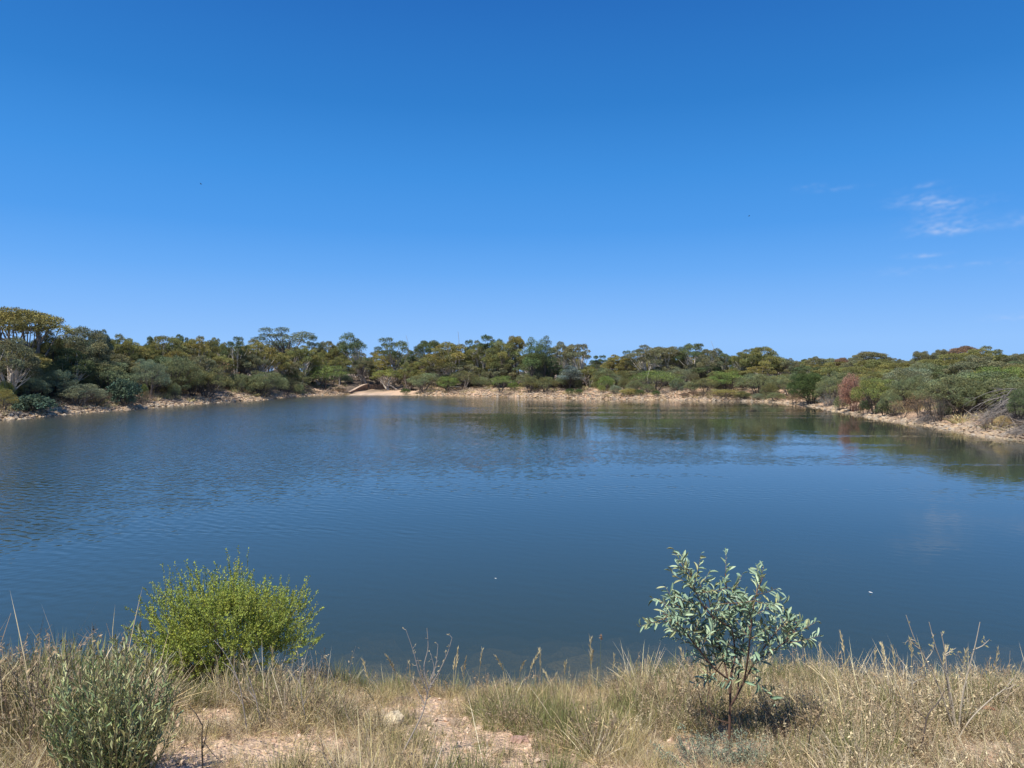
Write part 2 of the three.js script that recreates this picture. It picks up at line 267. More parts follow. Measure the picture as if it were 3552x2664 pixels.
// ---------------------------------------------------------------- plants: clumps of leaves carried by curved limbs
function plant(o) {
  const R = rng(o.seed), H = o.h, Rad = o.r, clumps = [];
  for (let tries = 0; clumps.length < o.clumps && tries < 4000; tries++) {
    const a = R() * 6.2832, rr = Math.sqrt(R()) * 0.93, top = Math.pow(Math.max(0, 1 - rr ** (o.pow ?? 2.2)), 0.5);
    const inner = R() < (o.inner ?? 0.25), y = o.y0 + (1 - o.y0) * top * (inner ? 0.25 + 0.6 * R() : (o.rag ?? 0.84) + (0.98 - (o.rag ?? 0.84)) * R());
    const lopside = o.lop ? 1 + o.lop * Math.cos(a - (o.lopA ?? 0)) : 1;
    const cr = o.cr * (0.65 + 0.7 * R());
    const c = V(Math.cos(a) * rr * Rad * lopside + (o.lean ?? 0) * y, Math.min(y * H, H - cr * o.flat * 0.8), Math.sin(a) * rr * Rad * lopside);
    if (clumps.some((q) => q.c.distanceTo(c) < (q.r + cr) * (o.gap ?? 0.55))) continue;
    clumps.push({ c, r: cr, t: 0.7 + 0.6 * R(), w: R() });
  }
  const stems = [], nS = o.stems, fans = Array.from({ length: nS }, () => []);
  for (const q of clumps) { const a = Math.atan2(q.c.z, q.c.x - (o.lean ?? 0) * 0.5); fans[nS === 1 ? 0 : Math.floor(((a / 6.2832 + 1 + (o.rot ?? 0)) % 1) * nS) % nS].push(q); }
  const tw = new Builder();
  fans.forEach((list, k) => {
    if (!list.length) return;
    const b = new Builder(), mid = list.reduce((s, q) => s.add(q.c), V(0, 0, 0)).divideScalar(list.length);
    const a = k / nS * 6.2832 + R(), foot = V(Math.cos(a) * o.foot * R(), -0.12, Math.sin(a) * o.foot * R());
    const tipH = lerp(mid.y, H, 0.35) * (o.trunkTo ?? 0.9), tip = V(lerp(foot.x, mid.x, 0.8), tipH, lerp(foot.z, mid.z, 0.8));
    const ctl = foot.clone().lerp(tip, 0.45).add(V((R() - 0.5) * H * (o.kink ?? 0.16), -H * (o.sag ?? 0.02), (R() - 0.5) * H * (o.kink ?? 0.16)));
    const pts = bez(foot, ctl, tip, 7), r0 = o.bark * (0.75 + 0.5 * R());
    b.tube(pts, pts.map((_, i) => r0 * (1 - 0.72 * i / 7)), 5);
    for (const q of list) {
      const f = clamp(0.3 + 0.55 * R() * (q.c.y / H), 0.15, 0.92) * 7, i = Math.floor(f), s = pts[i].clone().lerp(pts[Math.min(7, i + 1)], f - i);
      if (s.y > q.c.y) s.copy(pts[Math.max(1, Math.floor(i * 0.55))]);
      const end = q.c.clone().add(V(0, q.r * o.flat * 0.1, 0)), cc = s.clone().lerp(end, 0.5).add(V((R() - 0.5) * 0.5 * q.r, (R() * 0.2 - 0.28) * s.distanceTo(end), (R() - 0.5) * 0.5 * q.r));
      const bp = bez(s, cc, end, 5), br = r0 * (0.34 + 0.16 * R());
      b.tube(bp, bp.map((_, n) => br * (1 - 0.8 * n / 5)), 4);
      for (let n = 0; n < (o.twigs ?? 3); n++) { const d = rdir(R); d.y = Math.abs(d.y) * 0.9 + (o.dead ? 0.05 : 0.2); const s2 = bp[2 + Math.floor(R() * 3)], e = s2.clone().addScaledVector(d.normalize(), q.r * (0.7 + 0.6 * R())); const m = s2.clone().lerp(e, 0.5).addScaledVector(rdir(R), q.r * 0.15); b.tube([s2, m, e], [br * 0.3, br * 0.2, br * 0.06], 3); }
    }
    stems.push(b.build(true));
  });
  let crown = null;
  if (o.leaves) {
    const b = new Builder();
    for (const q of clumps) {
      const n = Math.round(o.leaves * (q.r / o.cr) ** 2);
      for (let k = 0; k < n; k++) {
        const d = rdir(R); if (d.y < -0.15 && R() < (o.under ?? 0.55)) { k--; if (R() < 0.5) d.y *= -1; else continue; k++; }
        const rad = q.r * (0.35 + 0.65 * Math.sqrt(R())) * (1 + 0.18 * Math.sin(d.x * 5 + q.w * 20) * Math.cos(d.z * 6 + q.w * 9));
        const p = q.c.clone().add(V(d.x * rad, d.y * rad * o.flat, d.z * rad));
        const dir = rdir(R).multiplyScalar(o.wild ?? 0.8).addScaledVector(d, 0.6).add(V(0, o.droop ?? -0.2, 0)).normalize();
        const L = o.leafL * (0.7 + 0.6 * R()), v = q.t * (0.72 + 0.56 * R()), warm = (R() - 0.5) * 0.22 + (q.w - 0.5) * 0.2;
        b.leaf(p, dir, perp(dir, R), L, L * o.leafW, [v * (1 + warm), v, v * (1 - warm * 0.9)]);
      }
    }
    crown = b.build();
  }
  return { stems, crown, h: H, r: Rad };
}
const PLANT = {};
const def = (k, o) => { PLANT[k] = plant({ seed: 1000 + Object.keys(PLANT).length * 77, ...o }); };
const mallee = { h: 7, r: 2.9, y0: 0.5, clumps: 34, cr: 0.68, flat: 0.55, stems: 4, foot: 0.4, bark: 0.18, leaves: 560, leafL: 0.165, leafW: 0.34, gap: 0.74, kink: 0.32, inner: 0.24, under: 0.65, rag: 0.74 };
def('malleeA', mallee);
def('malleeB', { ...mallee, seed: 5, clumps: 40, cr: 0.55, flat: 0.75, stems: 3, lop: 0.25 });
def('malleeC', { ...mallee, seed: 9, clumps: 26, r: 2.6, y0: 0.55, stems: 5, cr: 0.7, lop: 0.3, lopA: 2 });
def('malleeD', { ...mallee, seed: 13, clumps: 46, y0: 0.36, cr: 0.6, flat: 0.78, stems: 4, inner: 0.4 });
def('umbrella', { ...mallee, seed: 21, clumps: 26, y0: 0.66, cr: 0.95, flat: 0.4, stems: 4, pow: 3, inner: 0.1, gap: 0.5, leaves: 760 });
def('sparseGum', { ...mallee, seed: 29, h: 8.5, r: 2.6, y0: 0.5, clumps: 13, cr: 0.72, flat: 0.7, stems: 2, gap: 0.85, inner: 0.3, leaves: 620 });
def('thinGum', { ...mallee, seed: 35, h: 8, r: 1.2, y0: 0.62, clumps: 7, cr: 0.55, flat: 0.75, stems: 1, gap: 0.75, leaves: 560, bark: 0.09 });
def('tallTree', { ...mallee, seed: 43, h: 9, r: 1.5, y0: 0.42, clumps: 34, cr: 0.72, flat: 1.0, stems: 1, pow: 1.5, inner: 0.5, leaves: 560, bark: 0.12, kink: 0.04, droop: -0.5 });
def('leaningGum', { ...mallee, seed: 51, h: 8, r: 1.5, y0: 0.55, clumps: 14, cr: 0.75, flat: 0.75, stems: 1, lean: -2.6, gap: 0.55, bark: 0.16, kink: 0.05 });
const shrub = { h: 3, r: 1.9, y0: 0.22, clumps: 44, cr: 0.42, flat: 0.66, stems: 8, foot: 0.35, bark: 0.06, leaves: 300, leafL: 0.11, leafW: 0.26, gap: 0.55, kink: 0.25, inner: 0.3, rag: 0.68, droop: 0.25, wild: 0.6, twigs: 4 };
def('shrubA', { ...shrub, seed: 61 });
def('shrubB', { ...shrub, seed: 67, lop: 0.3, stems: 9, y0: 0.28, clumps: 38 });
def('shrubC', { ...shrub, seed: 71, y0: 0.2, clumps: 54, cr: 0.38, lop: 0.2, lopA: 3 });
def('shrubSlant', { ...shrub, seed: 73, lean: 0.9, y0: 0.2, clumps: 40, r: 2.1, cr: 0.42 });
def('umbrellaShrub', { ...shrub, seed: 79, y0: 0.45, clumps: 22, cr: 0.6, flat: 0.55, stems: 4, bark: 0.07, gap: 0.55, pow: 2.6, leaves: 260 });
def('dome', { ...shrub, seed: 83, y0: 0.06, clumps: 60, cr: 0.42, flat: 0.9, stems: 8, gap: 0.38, leaves: 240, leafL: 0.115, under: 0.3 });
def('darkDome', { ...shrub, seed: 87, y0: 0.12, clumps: 74, cr: 0.45, flat: 0.6, stems: 9, gap: 0.34, leaves: 360, leafL: 0.13, leafW: 0.2, lop: 0.25, lopA: 2.6, pow: 3, lean: 0.25 });
def('broadLeaf', { ...shrub, seed: 91, h: 2.4, r: 1.5, y0: 0.12, clumps: 36, cr: 0.42, flat: 0.9, stems: 6, leaves: 90, leafL: 0.2, leafW: 0.55, droop: -0.1, wild: 0.9, under: 0.3 });
def('twiggy', { ...shrub, seed: 97, h: 2, r: 1.4, y0: 0.2, clumps: 46, cr: 0.32, stems: 9, bark: 0.026, leaves: 36, leafL: 0.1, twigs: 8, gap: 0.35 });
def('bare', { ...shrub, seed: 101, h: 2.4, r: 1.5, y0: 0.3, clumps: 40, cr: 0.4, stems: 5, bark: 0.05, leaves: 0, twigs: 9, gap: 0.4, lean: -0.7, dead: true });
def('plume', { ...shrub, seed: 107, h: 3.4, r: 0.8, y0: 0.1, clumps: 46, cr: 0.34, flat: 1.5, stems: 5, pow: 1.6, leaves: 150, leafL: 0.2, leafW: 0.12, droop: 0.9, wild: 0.35, gap: 0.36, inner: 0.5, lean: -0.35 });
def('tussock', { ...shrub, seed: 113, h: 1, r: 0.75, y0: 0.05, clumps: 26, cr: 0.26, flat: 0.8, stems: 5, bark: 0.02, leaves: 110, leafL: 0.14, leafW: 0.16, droop: 0.6, gap: 0.35 });
{
  const R = rng(127), b = new Builder(), b2 = new Builder();       // fallen limbs sweeping down from the right
  for (let k = 0; k < 150; k++) {
    const t = R(), z = (R() - 0.5) * 2.4, root = V(1.2 + 1.8 * R(), 0.35 + 2.0 * t * (0.5 + 0.5 * R()), z), L = 1.6 + 2.2 * R(), e = root.clone().add(V(-L * (k % 4 ? 1 : R() * 1.6 - 0.8), -root.y * (0.45 + 0.6 * R()), (R() - 0.5) * (k % 4 ? 2.4 : 4))), m = root.clone().lerp(e, 0.3 + 0.3 * R()).add(V((R() - 0.5) * 0.5, 0.1 + 0.6 * R(), (R() - 0.5) * 0.9));
    e.y = Math.max(0.02, e.y);
    const pts = bez(root, m, e, 8), r = 0.02 + 0.03 * R() * R(), v = 0.65 + 0.6 * R(), c = [v, v, v];
    b.tube(pts, pts.map((_, i) => r * (1 - 0.8 * i / 8)), 4, c);
    for (let q = 0; q < 7; q++) { const i = 2 + Math.floor(R() * 6), s = pts[i], d = pts[Math.min(8, i + 1)].clone().sub(pts[i - 1]).normalize().addScaledVector(rdir(R), 0.75).normalize(), e2 = s.clone().addScaledVector(d, 0.3 + 0.6 * R()); b2.tube([s, s.clone().lerp(e2, 0.5).addScaledVector(rdir(R), 0.06), e2], [0.009, 0.007, 0.003], 3, c); }
  }
  PLANT.brushHeap = { stems: [b.build(true), b2.build(true)], crown: null, h: 2.6, r: 3.2 };
}

function putPlant(kind, leafMat, barkMat, x, z, h, halfW, turn, name, label, category, group, sink = 0) {
  const p = PLANT[kind], g = base(name, x, groundHeight(x, z) - sink, z);
  for (const s of p.stems) mesh('trunk', s, barkMat, g);
  if (p.crown) mesh('crown', p.crown, leafMat, g);
  g.scale.set(halfW / p.r, h / p.h, halfW / p.r); g.rotation.y = turn;
  return tag(g, label, category, group);
}
let plantCount = 0;
const p_w = (kind) => (/^(mallee|umbrella$|sparse|thin|tall|leaning)/.test(kind) ? 0.98 : 1.08);
// a plant seen at pixel column px, its top at row top, w pixels wide, standing off metres behind the waterline
function seenPlant(kind, leaf, bark, px, off, top, w, name, label, category, group, turn) {
  const D = shoreD(px) + off, x = (px - 512) / FPX * D, z = -D, gy = groundHeight(x, z), tp = P(px, top, D).y;
  const grow = kind === 'brushHeap' || kind === 'bare' ? 1 : 1.0;
  return putPlant(kind, FOL[leaf], BARK[bark], x, z, Math.max(0.3, tp - gy) * grow, w / 2 / FPX * D * (p_w(kind)), turn ?? (plantCount++ * 2.39996), name, label, category, group);
}
const TREE = (...a) => seenPlant(a[0], a[1], a[2], a[3], a[4], a[5], a[6], 'mallee_tree', a[7], 'tree', a[8], a[9]);
const SHRUB = (...a) => seenPlant(a[0], a[1], a[2], a[3], a[4], a[5], a[6], 'shrub', a[7], 'shrub', a[8], a[9]);

// trees whose crowns break the skyline, left to right
TREE('umbrella', 'gold', 'grey', 16, 10, 310, 84, 'tallest umbrella gum at the left edge with bare limbs against the sky');
TREE('malleeD', 'dull', 'pale', 4, 5, 338, 60, 'brownish gum with pale trunk under the tall left umbrella gum');
TREE('malleeB', 'gold', 'dark', 50, 9, 332, 30, 'small golden crown just right of the tall left umbrella gum');
TREE('malleeD', 'dull', 'dark', 82, 9, 328, 58, 'broad dark branched tree with orange tipped crown behind the left bank');
TREE('malleeB', 'blue', 'grey', 101, 14, 330, 26, 'bluish feathery topped tree right of the orange tipped crown');
TREE('malleeA', 'olive', 'grey', 121, 14, 335, 34, 'olive crown above the blue leaved bush on the left bank');
TREE('thinGum', 'deep', 'grey', 150.5, 16, 334.5, 9, 'single round tuft of leaves standing above the left canopy');
TREE('malleeC', 'olive', 'pale', 166, 14, 336, 40, 'wide olive crown with a short white trunk showing beneath, left shore');
TREE('malleeB', 'deep', 'grey', 182, 17, 335, 28, 'dark open crown with sky gaps above the left shore thicket');
TREE('malleeA', 'gold', 'pale', 200, 13, 336.5, 34, 'golden dome crown above the slanting shrub of the left shore');
TREE('malleeB', 'olive', 'pale', 216, 15, 338, 26, 'olive crown beside the two headed gum, left shore');
TREE('sparseGum', 'deep', 'pale', 236, 10, 333, 26, 'two headed gum with white trunk at the end of the left bank');
TREE('malleeA', 'gold', 'pale', 258, 10, 340, 44, 'golden crown with crossing white limbs behind the grey shore shrub');
TREE('sparseGum', 'blue', 'grey', 285, 16, 324, 58, 'highest open gum of the far shore, bluish crown full of sky gaps');
TREE('malleeB', 'olive', 'pale', 300, 9, 346, 40, 'olive crown with leaning white branches under the highest open gum');
TREE('thinGum', 'blue', 'grey', 313, 16, 333.5, 12, 'narrow tuft topped gum right of the highest open gum');
TREE('malleeC', 'dull', 'grey', 327, 14, 341, 20, 'rounded grey green crown between tuft topped gum and leaning gum');
TREE('malleeB', 'olive', 'grey', 341, 12, 342, 20, 'flat topped dark crown just left of the leaning gum');
TREE('leaningGum', 'deep', 'pale', 367, 10, 332.5, 24, 'tall gum leaning left over the concrete ramp wall', undefined, 0.1);
TREE('sparseGum', 'deep', 'grey', 393, 11, 334, 34, 'isolated open gum with separate leaf heads above the ramp');
TREE('thinGum', 'deep', 'grey', 411.5, 16, 350, 7, 'tiny leaf head on a thin stem right of the isolated open gum');
TREE('umbrella', 'deep', 'grey', 429, 14, 341, 24, 'flat sparse crown left of the big golden dome, far shore');
TREE('malleeD', 'gold', 'pale', 450, 9, 343, 56, 'big golden domed mallee with forked pale trunk, middle of far shore');
TREE('thinGum', 'deep', 'grey', 469, 12, 338, 9, 'ragged thin gum right of the big golden dome');
TREE('malleeA', 'olive', 'pale', 479, 11, 341, 26, 'light crown filled with sky gaps right of the ragged thin gum');
TREE('thinGum', 'deep', 'dark', 487, 10, 333, 15, 'dark upright gum with a flat cap above the middle canopy');
TREE('thinGum', 'blue', 'grey', 497, 13, 337, 12, 'small curled crown right of the dark capped gum');
TREE('malleeD', 'olive', 'grey', 505, 10, 342, 44, 'dense olive mallee left of the two tall green trees');
TREE('umbrella', 'gold', 'grey', 516, 13, 336.5, 18, 'small parasol crown standing out left of the two tall green trees');
TREE('tallTree', 'tall', 'dark', 533, 5, 337, 19, 'left one of two tall dense green trees on straight trunks');
TREE('tallTree', 'deep', 'dark', 544, 5.6, 335.5, 18, 'right one of two tall dense green trees on straight trunks');
TREE('malleeA', 'dull', 'pale', 562, 11, 342, 30, 'grey olive crown right of the two tall green trees');
TREE('malleeC', 'dull', 'pale', 580, 11, 344, 30, 'drooping grey olive crown above the round blue grey tree');
TREE('thinGum', 'deep', 'grey', 596, 18, 354.5, 9, 'small far leaf head at the left end of the skyline dip');
TREE('thinGum', 'deep', 'grey', 602.5, 19, 354, 8, 'small far leaf head in the skyline dip, right of its twin');
TREE('malleeB', 'gold', 'grey', 617, 12, 355, 34, 'low golden crown just after the skyline dip');
TREE('thinGum', 'blue', 'grey', 626.5, 13, 349, 9, 'small hooked crown above the low golden one');
TREE('malleeA', 'dull', 'pale', 647, 11, 345.5, 42, 'wide crown with white broken limb behind the umbrella wattle');
TREE('umbrella', 'dull', 'pale', 666, 12, 347, 30, 'long flat crown right of the white broken limb');
TREE('malleeB', 'olive', 'grey', 680, 13, 351, 24, 'low olive crown between two wide ones, right of centre');
TREE('malleeC', 'deep', 'pale', 695, 12, 343.5, 32, 'high rounded dark crown right of centre');
TREE('malleeD', 'dull', 'pale', 711, 10, 349, 32, 'grey brown mallee with upright pale stems right of centre');
TREE('sparseGum', 'deep', 'pale', 723, 10, 348, 15, 'gum with white trunk and open top behind the bright feathery shrub');
TREE('malleeA', 'olive', 'pale', 743, 11, 350, 28, 'olive crown right of the white trunked open gum');
TREE('malleeD', 'olive', 'grey', 761, 12, 347, 46, 'large layered olive mallee before the right skyline dip');
TREE('thinGum', 'deep', 'grey', 757.5, 14, 345.5, 7, 'twin tuft sticking out of the large layered olive mallee');
TREE('malleeB', 'dull', 'grey', 789, 14, 358.5, 22, 'low ragged crown left of the right skyline dip');
TREE('malleeC', 'dull', 'grey', 818, 24, 358, 28, 'brownish ragged crown right of the right skyline dip');
TREE('umbrella', 'brown', 'grey', 842, 28, 358, 14, 'small reddish flat crown on the right skyline');
TREE('umbrella', 'dull', 'grey', 870, 30, 352, 34, 'stacked flat umbrella crowns right of the dead red shrub');
TREE('malleeB', 'dull', 'grey', 897, 30, 358.5, 26, 'low even crown between two groups of umbrella tops, right');
TREE('umbrella', 'dull', 'grey', 921, 30, 351.5, 16, 'flat topped mallee, left one of a pair at right');
TREE('umbrella', 'dull', 'grey', 941, 30, 350, 16, 'flat topped mallee, right one of a pair at right');
TREE('umbrella', 'brown', 'grey', 964, 28, 346.5, 28, 'tilted reddish umbrella crown near the right edge');
TREE('malleeA', 'olive', 'grey', 984, 26, 346.5, 44, 'broad green umbrella crown near the right edge');
TREE('malleeB', 'dull', 'grey', 1017, 26, 354, 36, 'dark crown cut by the right edge of the view');

// shrubs and small trees along the banks, left to right
SHRUB('umbrellaShrub', 'greygreen', 'dark', 54, 7.5, 361, 26, 'round grey green shrub high on the left bank under dark branches');
SHRUB('shrubA', 'sage', 'dark', 58, 5.5, 369.5, 34, 'pale sage shrub above the bare orange earth on the left bank');
SHRUB('shrubA', 'sage', 'dark', 31, 6, 376, 28, 'light sage shrub behind the orange earth near the left edge');
SHRUB('shrubC', 'deep', 'dark', 16, 7.5, 373, 20, 'dull dark shrub at the foot of the tall left umbrella gum');
SHRUB('dome', 'lime', 'grey', 5, 5, 381, 16, 'bright lime shrub at the left edge');
SHRUB('shrubB', 'mustard', 'dark', 3, 1.6, 389, 20, 'mustard coloured low shrub by the stones at the left edge');
SHRUB('broadLeaf', 'teal', 'dark', 30, 1.6, 394.5, 36, 'glossy large leaved bush low on the left stone bank');
SHRUB('shrubC', 'grey', 'grey', 77, 3, 383, 40, 'spreading grey shrub in front of the orange earth');
SHRUB('twiggy', 'brown', 'dark', 97, 1.8, 388, 24, 'brown thinly leaved shrub on the left stone bank');
SHRUB('shrubB', 'greygreen', 'dark', 106, 5.5, 362, 54, 'large dark stemmed wattle on the left bank');
SHRUB('broadLeaf', 'teal', 'dark', 124, 1.5, 379, 27, 'dark blue green glossy bush down at the left waterline');
SHRUB('shrubA', 'sage', 'grey', 149, 5.5, 358, 32, 'tall pale green feathery shrub on the left bank');
SHRUB('dome', 'lime', 'grey', 144, 3, 384, 8, 'tiny lime tuft under the tall pale feathery shrub');
SHRUB('shrubB', 'greygreen', 'dark', 174, 6, 357, 40, 'tall wattle with black forked stems on the left bank');
SHRUB('shrubC', 'moss', 'dark', 192, 5, 365, 32, 'moss green wattle beside the black forked stems');
SHRUB('shrubSlant', 'moss', 'dark', 206, 3.5, 368, 38, 'slanting olive shrub running down to the left shore', undefined, 0.2);
SHRUB('twiggy', 'umber', 'bleached', 212, 9, 359, 40, 'tangled bleached dead thicket behind the slanting olive shrub');
SHRUB('tussock', 'grey', 'grey', 130, 1.4, 397, 10, 'small grey tuft on the stones right of the dark glossy bush');
SHRUB('twiggy', 'brown', 'dark', 143, 1.0, 391, 18, 'thin bare bush on the stones below the pale feathery shrub');
SHRUB('dome', 'greygreen', 'dark', 174, 3.2, 383, 12, 'low green tuft at the foot of the black forked stems');
SHRUB('dome', 'greygreen', 'grey', 240, 6, 374, 26, 'grey green bush at the end of the left bank');
SHRUB('shrubC', 'greygreen', 'dark', 262, 2.6, 371, 40, 'big grey green shrub with dark stems before the sandy point');
SHRUB('twiggy', 'moss', 'dark', 287, 1.6, 376, 19, 'small brownish shrub with dark stems on the sandy point');
SHRUB('shrubB', 'moss', 'dark', 297, 5.5, 369.5, 27, 'olive shrub at the top of the sandy point');
SHRUB('tussock', 'greygreen', 'dark', 299, 2.0, 385, 10, 'low tuft at the foot of the sandy point');
SHRUB('umbrellaShrub', 'bright', 'dark', 326, 3.4, 366, 38, 'bright green spreading small tree on black trunk left of the ramp');
SHRUB('dome', 'sage', 'grey', 346.5, 8, 375, 12, 'rounded blue green bush left of the ramp wall');
SHRUB('tussock', 'umber', 'grey', 342, 2.2, 389, 9, 'dry tuft beside the ramp wall');
SHRUB('malleeA', 'lime', 'pale', 388, 9, 369, 32, 'yellow green low mallee with pale crooked limbs behind the ramp');
SHRUB('dome', 'mustard', 'grey', 412, 10, 370, 18, 'mustard topped bush right of the crooked limbed mallee');
SHRUB('shrubB', 'greygreen', 'dark', 424, 2.8, 373.5, 38, 'wide dark stemmed shrub at the right end of the ramp');
SHRUB('tussock', 'dark', 'dark', 405, 1.6, 389, 9, 'dark tuft on the ramp edge');
SHRUB('shrubA', 'bright', 'dark', 448, 3.0, 376, 22, 'green shrub with bare white stick beside it, far shore');
SHRUB('umbrellaShrub', 'moss', 'dark', 464, 5, 371, 26, 'brownish olive spreading shrub on the far bank');
SHRUB('dome', 'greygreen', 'dark', 480, 7, 377, 18, 'dull green bush behind the far stone bank');
SHRUB('umbrellaShrub', 'bright', 'dark', 500.5, 2.8, 376, 21, 'vase shaped bright green bush on black stems, far stone bank');
SHRUB('shrubA', 'bright', 'grey', 513, 4, 382, 11, 'little pale green shrub right of the vase shaped bush');
SHRUB('shrubC', 'moss', 'dark', 530, 2.8, 375, 18, 'brown olive upright shrub below the tall green trees');
SHRUB('shrubB', 'moss', 'dark', 545, 2.8, 377, 20, 'brown olive wide shrub below the tall green trees');
SHRUB('tallTree', 'bluegrey', 'dark', 571, 4.5, 365, 21, 'round blue grey tree on a thin short trunk, far bank');
SHRUB('tussock', 'dark', 'dark', 570.5, 1.9, 389, 9, 'dark grass tuft under the blue grey tree, the left one');
SHRUB('tussock', 'dark', 'dark', 579, 1.9, 389.5, 8, 'dark grass tuft under the blue grey tree, the right one');
SHRUB('dome', 'bright', 'grey', 605.5, 5, 376, 17, 'bright green dome shrub on the far bank');
SHRUB('dome', 'moss', 'dark', 624, 6, 378, 12, 'olive bush right of the bright dome shrub');
SHRUB('tussock', 'grey', 'dark', 615, 2.4, 386, 11, 'grey tuft on the stones right of the bright dome shrub');
SHRUB('tussock', 'lime', 'dark', 602, 2.9, 385.5, 7, 'small yellow green tuft on stones below the bright dome shrub');
SHRUB('dome', 'mustard', 'dark', 629.5, 1.7, 388.5, 18, 'yellow green cushion near the far waterline');
SHRUB('tussock', 'dark', 'dark', 639, 1.5, 390, 9, 'dark tuft beside the yellow green cushion');
SHRUB('dome', 'greygreen', 'grey', 635.5, 4.6, 381.5, 17, 'pale low bush left of the umbrella wattle');
SHRUB('umbrellaShrub', 'bright', 'dark', 656.5, 4.0, 371, 40, 'umbrella shaped wattle with dark forked trunk, right of centre');
SHRUB('dome', 'greygreen', 'grey', 648, 2.9, 384, 13, 'low grey green bush under the umbrella wattle');
SHRUB('dome', 'sage', 'grey', 678, 5, 378, 17, 'rounded sage bush right of the umbrella wattle');
SHRUB('tussock', 'dark', 'dark', 656, 1.3, 391, 7, 'single dark tuft on the pale stones below the umbrella wattle');
SHRUB('shrubA', 'greygreen', 'dark', 692, 2.8, 381, 14, 'thin green shrub on the stones right of the sage bush');
SHRUB('umbrellaShrub', 'moss', 'dark', 705, 2.6, 378.5, 23, 'spreading olive shrub over dead dark branches');
SHRUB('twiggy', 'umber', 'dark', 705, 1.4, 390, 22, 'dead dark branches lying under the spreading olive shrub');
SHRUB('tussock', 'brown', 'dark', 685, 1.0, 393, 8, 'brown ball of twigs at the waterline, the left one');
SHRUB('tussock', 'brown', 'dark', 694, 1.4, 391, 7, 'dark ball of twigs just above the waterline twigs');
SHRUB('shrubB', 'mustard', 'dark', 725, 1.3, 389.5, 32, 'mustard green shrub overhanging the water, right of centre');
SHRUB('shrubC', 'bright', 'dark', 728, 5.5, 371, 34, 'big bright feathery shrub behind the mustard shrub');
SHRUB('shrubB', 'greygreen', 'dark', 757, 3.0, 374, 34, 'green shrub with a row of dark upright stems');
SHRUB('dome', 'moss', 'dark', 770, 2.0, 382.5, 17, 'brown olive bush near the water, right of the dark stems');
SHRUB('shrubA', 'greygreen', 'grey', 790, 4.0, 373, 26, 'grey green shrub left of the dark dome');
SHRUB('darkDome', 'dark', 'dark', 811, 2.6, 373.5, 37, 'dense dark green dome shaped shrub hanging to the water');
SHRUB('shrubA', 'greygreen', 'grey', 832, 3.6, 375, 29, 'light grey green shrub between dark dome and dead red shrub');
SHRUB('twiggy', 'bluegrey', 'bleached', 827, 1.6, 394, 19, 'grey bare twigged bush at the right shore');
SHRUB('plume', 'rust', 'red', 853, 1.0, 375, 18, 'dead rust red plume shaped shrub at the right shore', undefined, 0.3);
SHRUB('twiggy', 'rust', 'red', 859, 0.5, 402, 13, 'low dead rust red bush at the foot of the red plume');
SHRUB('shrubB', 'lime', 'dark', 876, 1.8, 379, 41, 'yellow green broad shrub right of the dead red plume');
SHRUB('shrubC', 'greygreen', 'dark', 908, 5, 374.5, 36, 'grey stemmed thicket behind the bare dark shrub');
SHRUB('twiggy', 'umber', 'dark', 903, 0.9, 400, 25, 'rusty brown low bush at the right waterline');
SHRUB('bare', 'brown', 'dark', 940, 1.3, 391, 30, 'bare black stemmed shrub leaning left over the stones', undefined, 0.0);
SHRUB('shrubB', 'greygreen', 'dark', 962, 4.2, 375, 58, 'largest green wattle on the right bank, stems fanned out');
SHRUB('tussock', 'grey', 'dark', 945, 2.8, 403, 14, 'grey tuft on the tan stones below the largest wattle');
SHRUB('shrubA', 'bright', 'grey', 1001, 9, 365.5, 66, 'fresh green wattle high on the right bank at the edge');
BARK.brush = std([0.22, 0.195, 0.175], 0.9, { vertexColors: true });
seenPlant('brushHeap', 'brown', 'brush', 1002, 2.4, 381, 96, 'dead_brush', 'grey heap of fallen dead branches on the right bank', 'brush', undefined, 0.25);
seenPlant('brushHeap', 'brown', 'brush', 1022, 0.5, 417, 66, 'dead_brush', 'smaller heap of dead twigs reaching into the right water', 'brush', undefined, 0.1);
seenPlant('brushHeap', 'brown', 'brush', 925, 0.4, 410, 44, 'dead_brush', 'low mat of dead grey twigs at the waterline under the bare shrub', 'brush', undefined, 0.5);
SHRUB('twiggy', 'brown', 'dark', 988, 0.9, 417, 17, 'brown twiggy bush on the tan rubble at right');
SHRUB('tussock', 'straw', 'grey', 1003, 1.3, 417, 13, 'straw yellow dry bush beside the brown twiggy bush');
SHRUB('shrubC', 'deep', 'dark', 1022, 2.0, 388, 26, 'dark shrub cut by the right edge above the dead twigs');

// low growth hanging over the right waterline
[[742, 0.7, 391, 16, 'dome', 'moss', 'low mossy bush on the waterline right of the mustard shrub'], [776, 0.8, 392, 16, 'shrubA', 'greygreen', 'small grey green bush at the water left of the dark dome'], [795, 0.7, 393, 14, 'tussock', 'umber', 'dry brown tuft at the water left of the dark dome'], [841, 0.8, 396, 13, 'dome', 'greygreen', 'low green bush at the water left of the dead red plume'], [866, 0.5, 401, 12, 'tussock', 'deep', 'dark grassy tuft at the water right of the dead red plume'], [884, 0.6, 402, 15, 'shrubA', 'deep', 'dark low bush under the yellow green broad shrub'], [893, 1.6, 391, 20, 'shrubC', 'greygreen', 'grey green bush right of the yellow green broad shrub'], [920, 2.2, 392, 24, 'twiggy', 'umber', 'brown twiggy bush behind the bare black stemmed shrub'], [949, 4.2, 386, 24, 'shrubA', 'moss', 'mossy bush behind the tan stones below the largest wattle'], [975, 4.8, 384, 26, 'shrubC', 'greygreen', 'green bush behind the top of the grey dead branches'], [758, 0.8, 394, 12, 'tussock', 'grey', 'grey tuft at the water below the dark upright stems']].forEach(([px, off, top, w, kind, col, label]) => SHRUB(kind, col, 'dark', px, off, top, w, label));
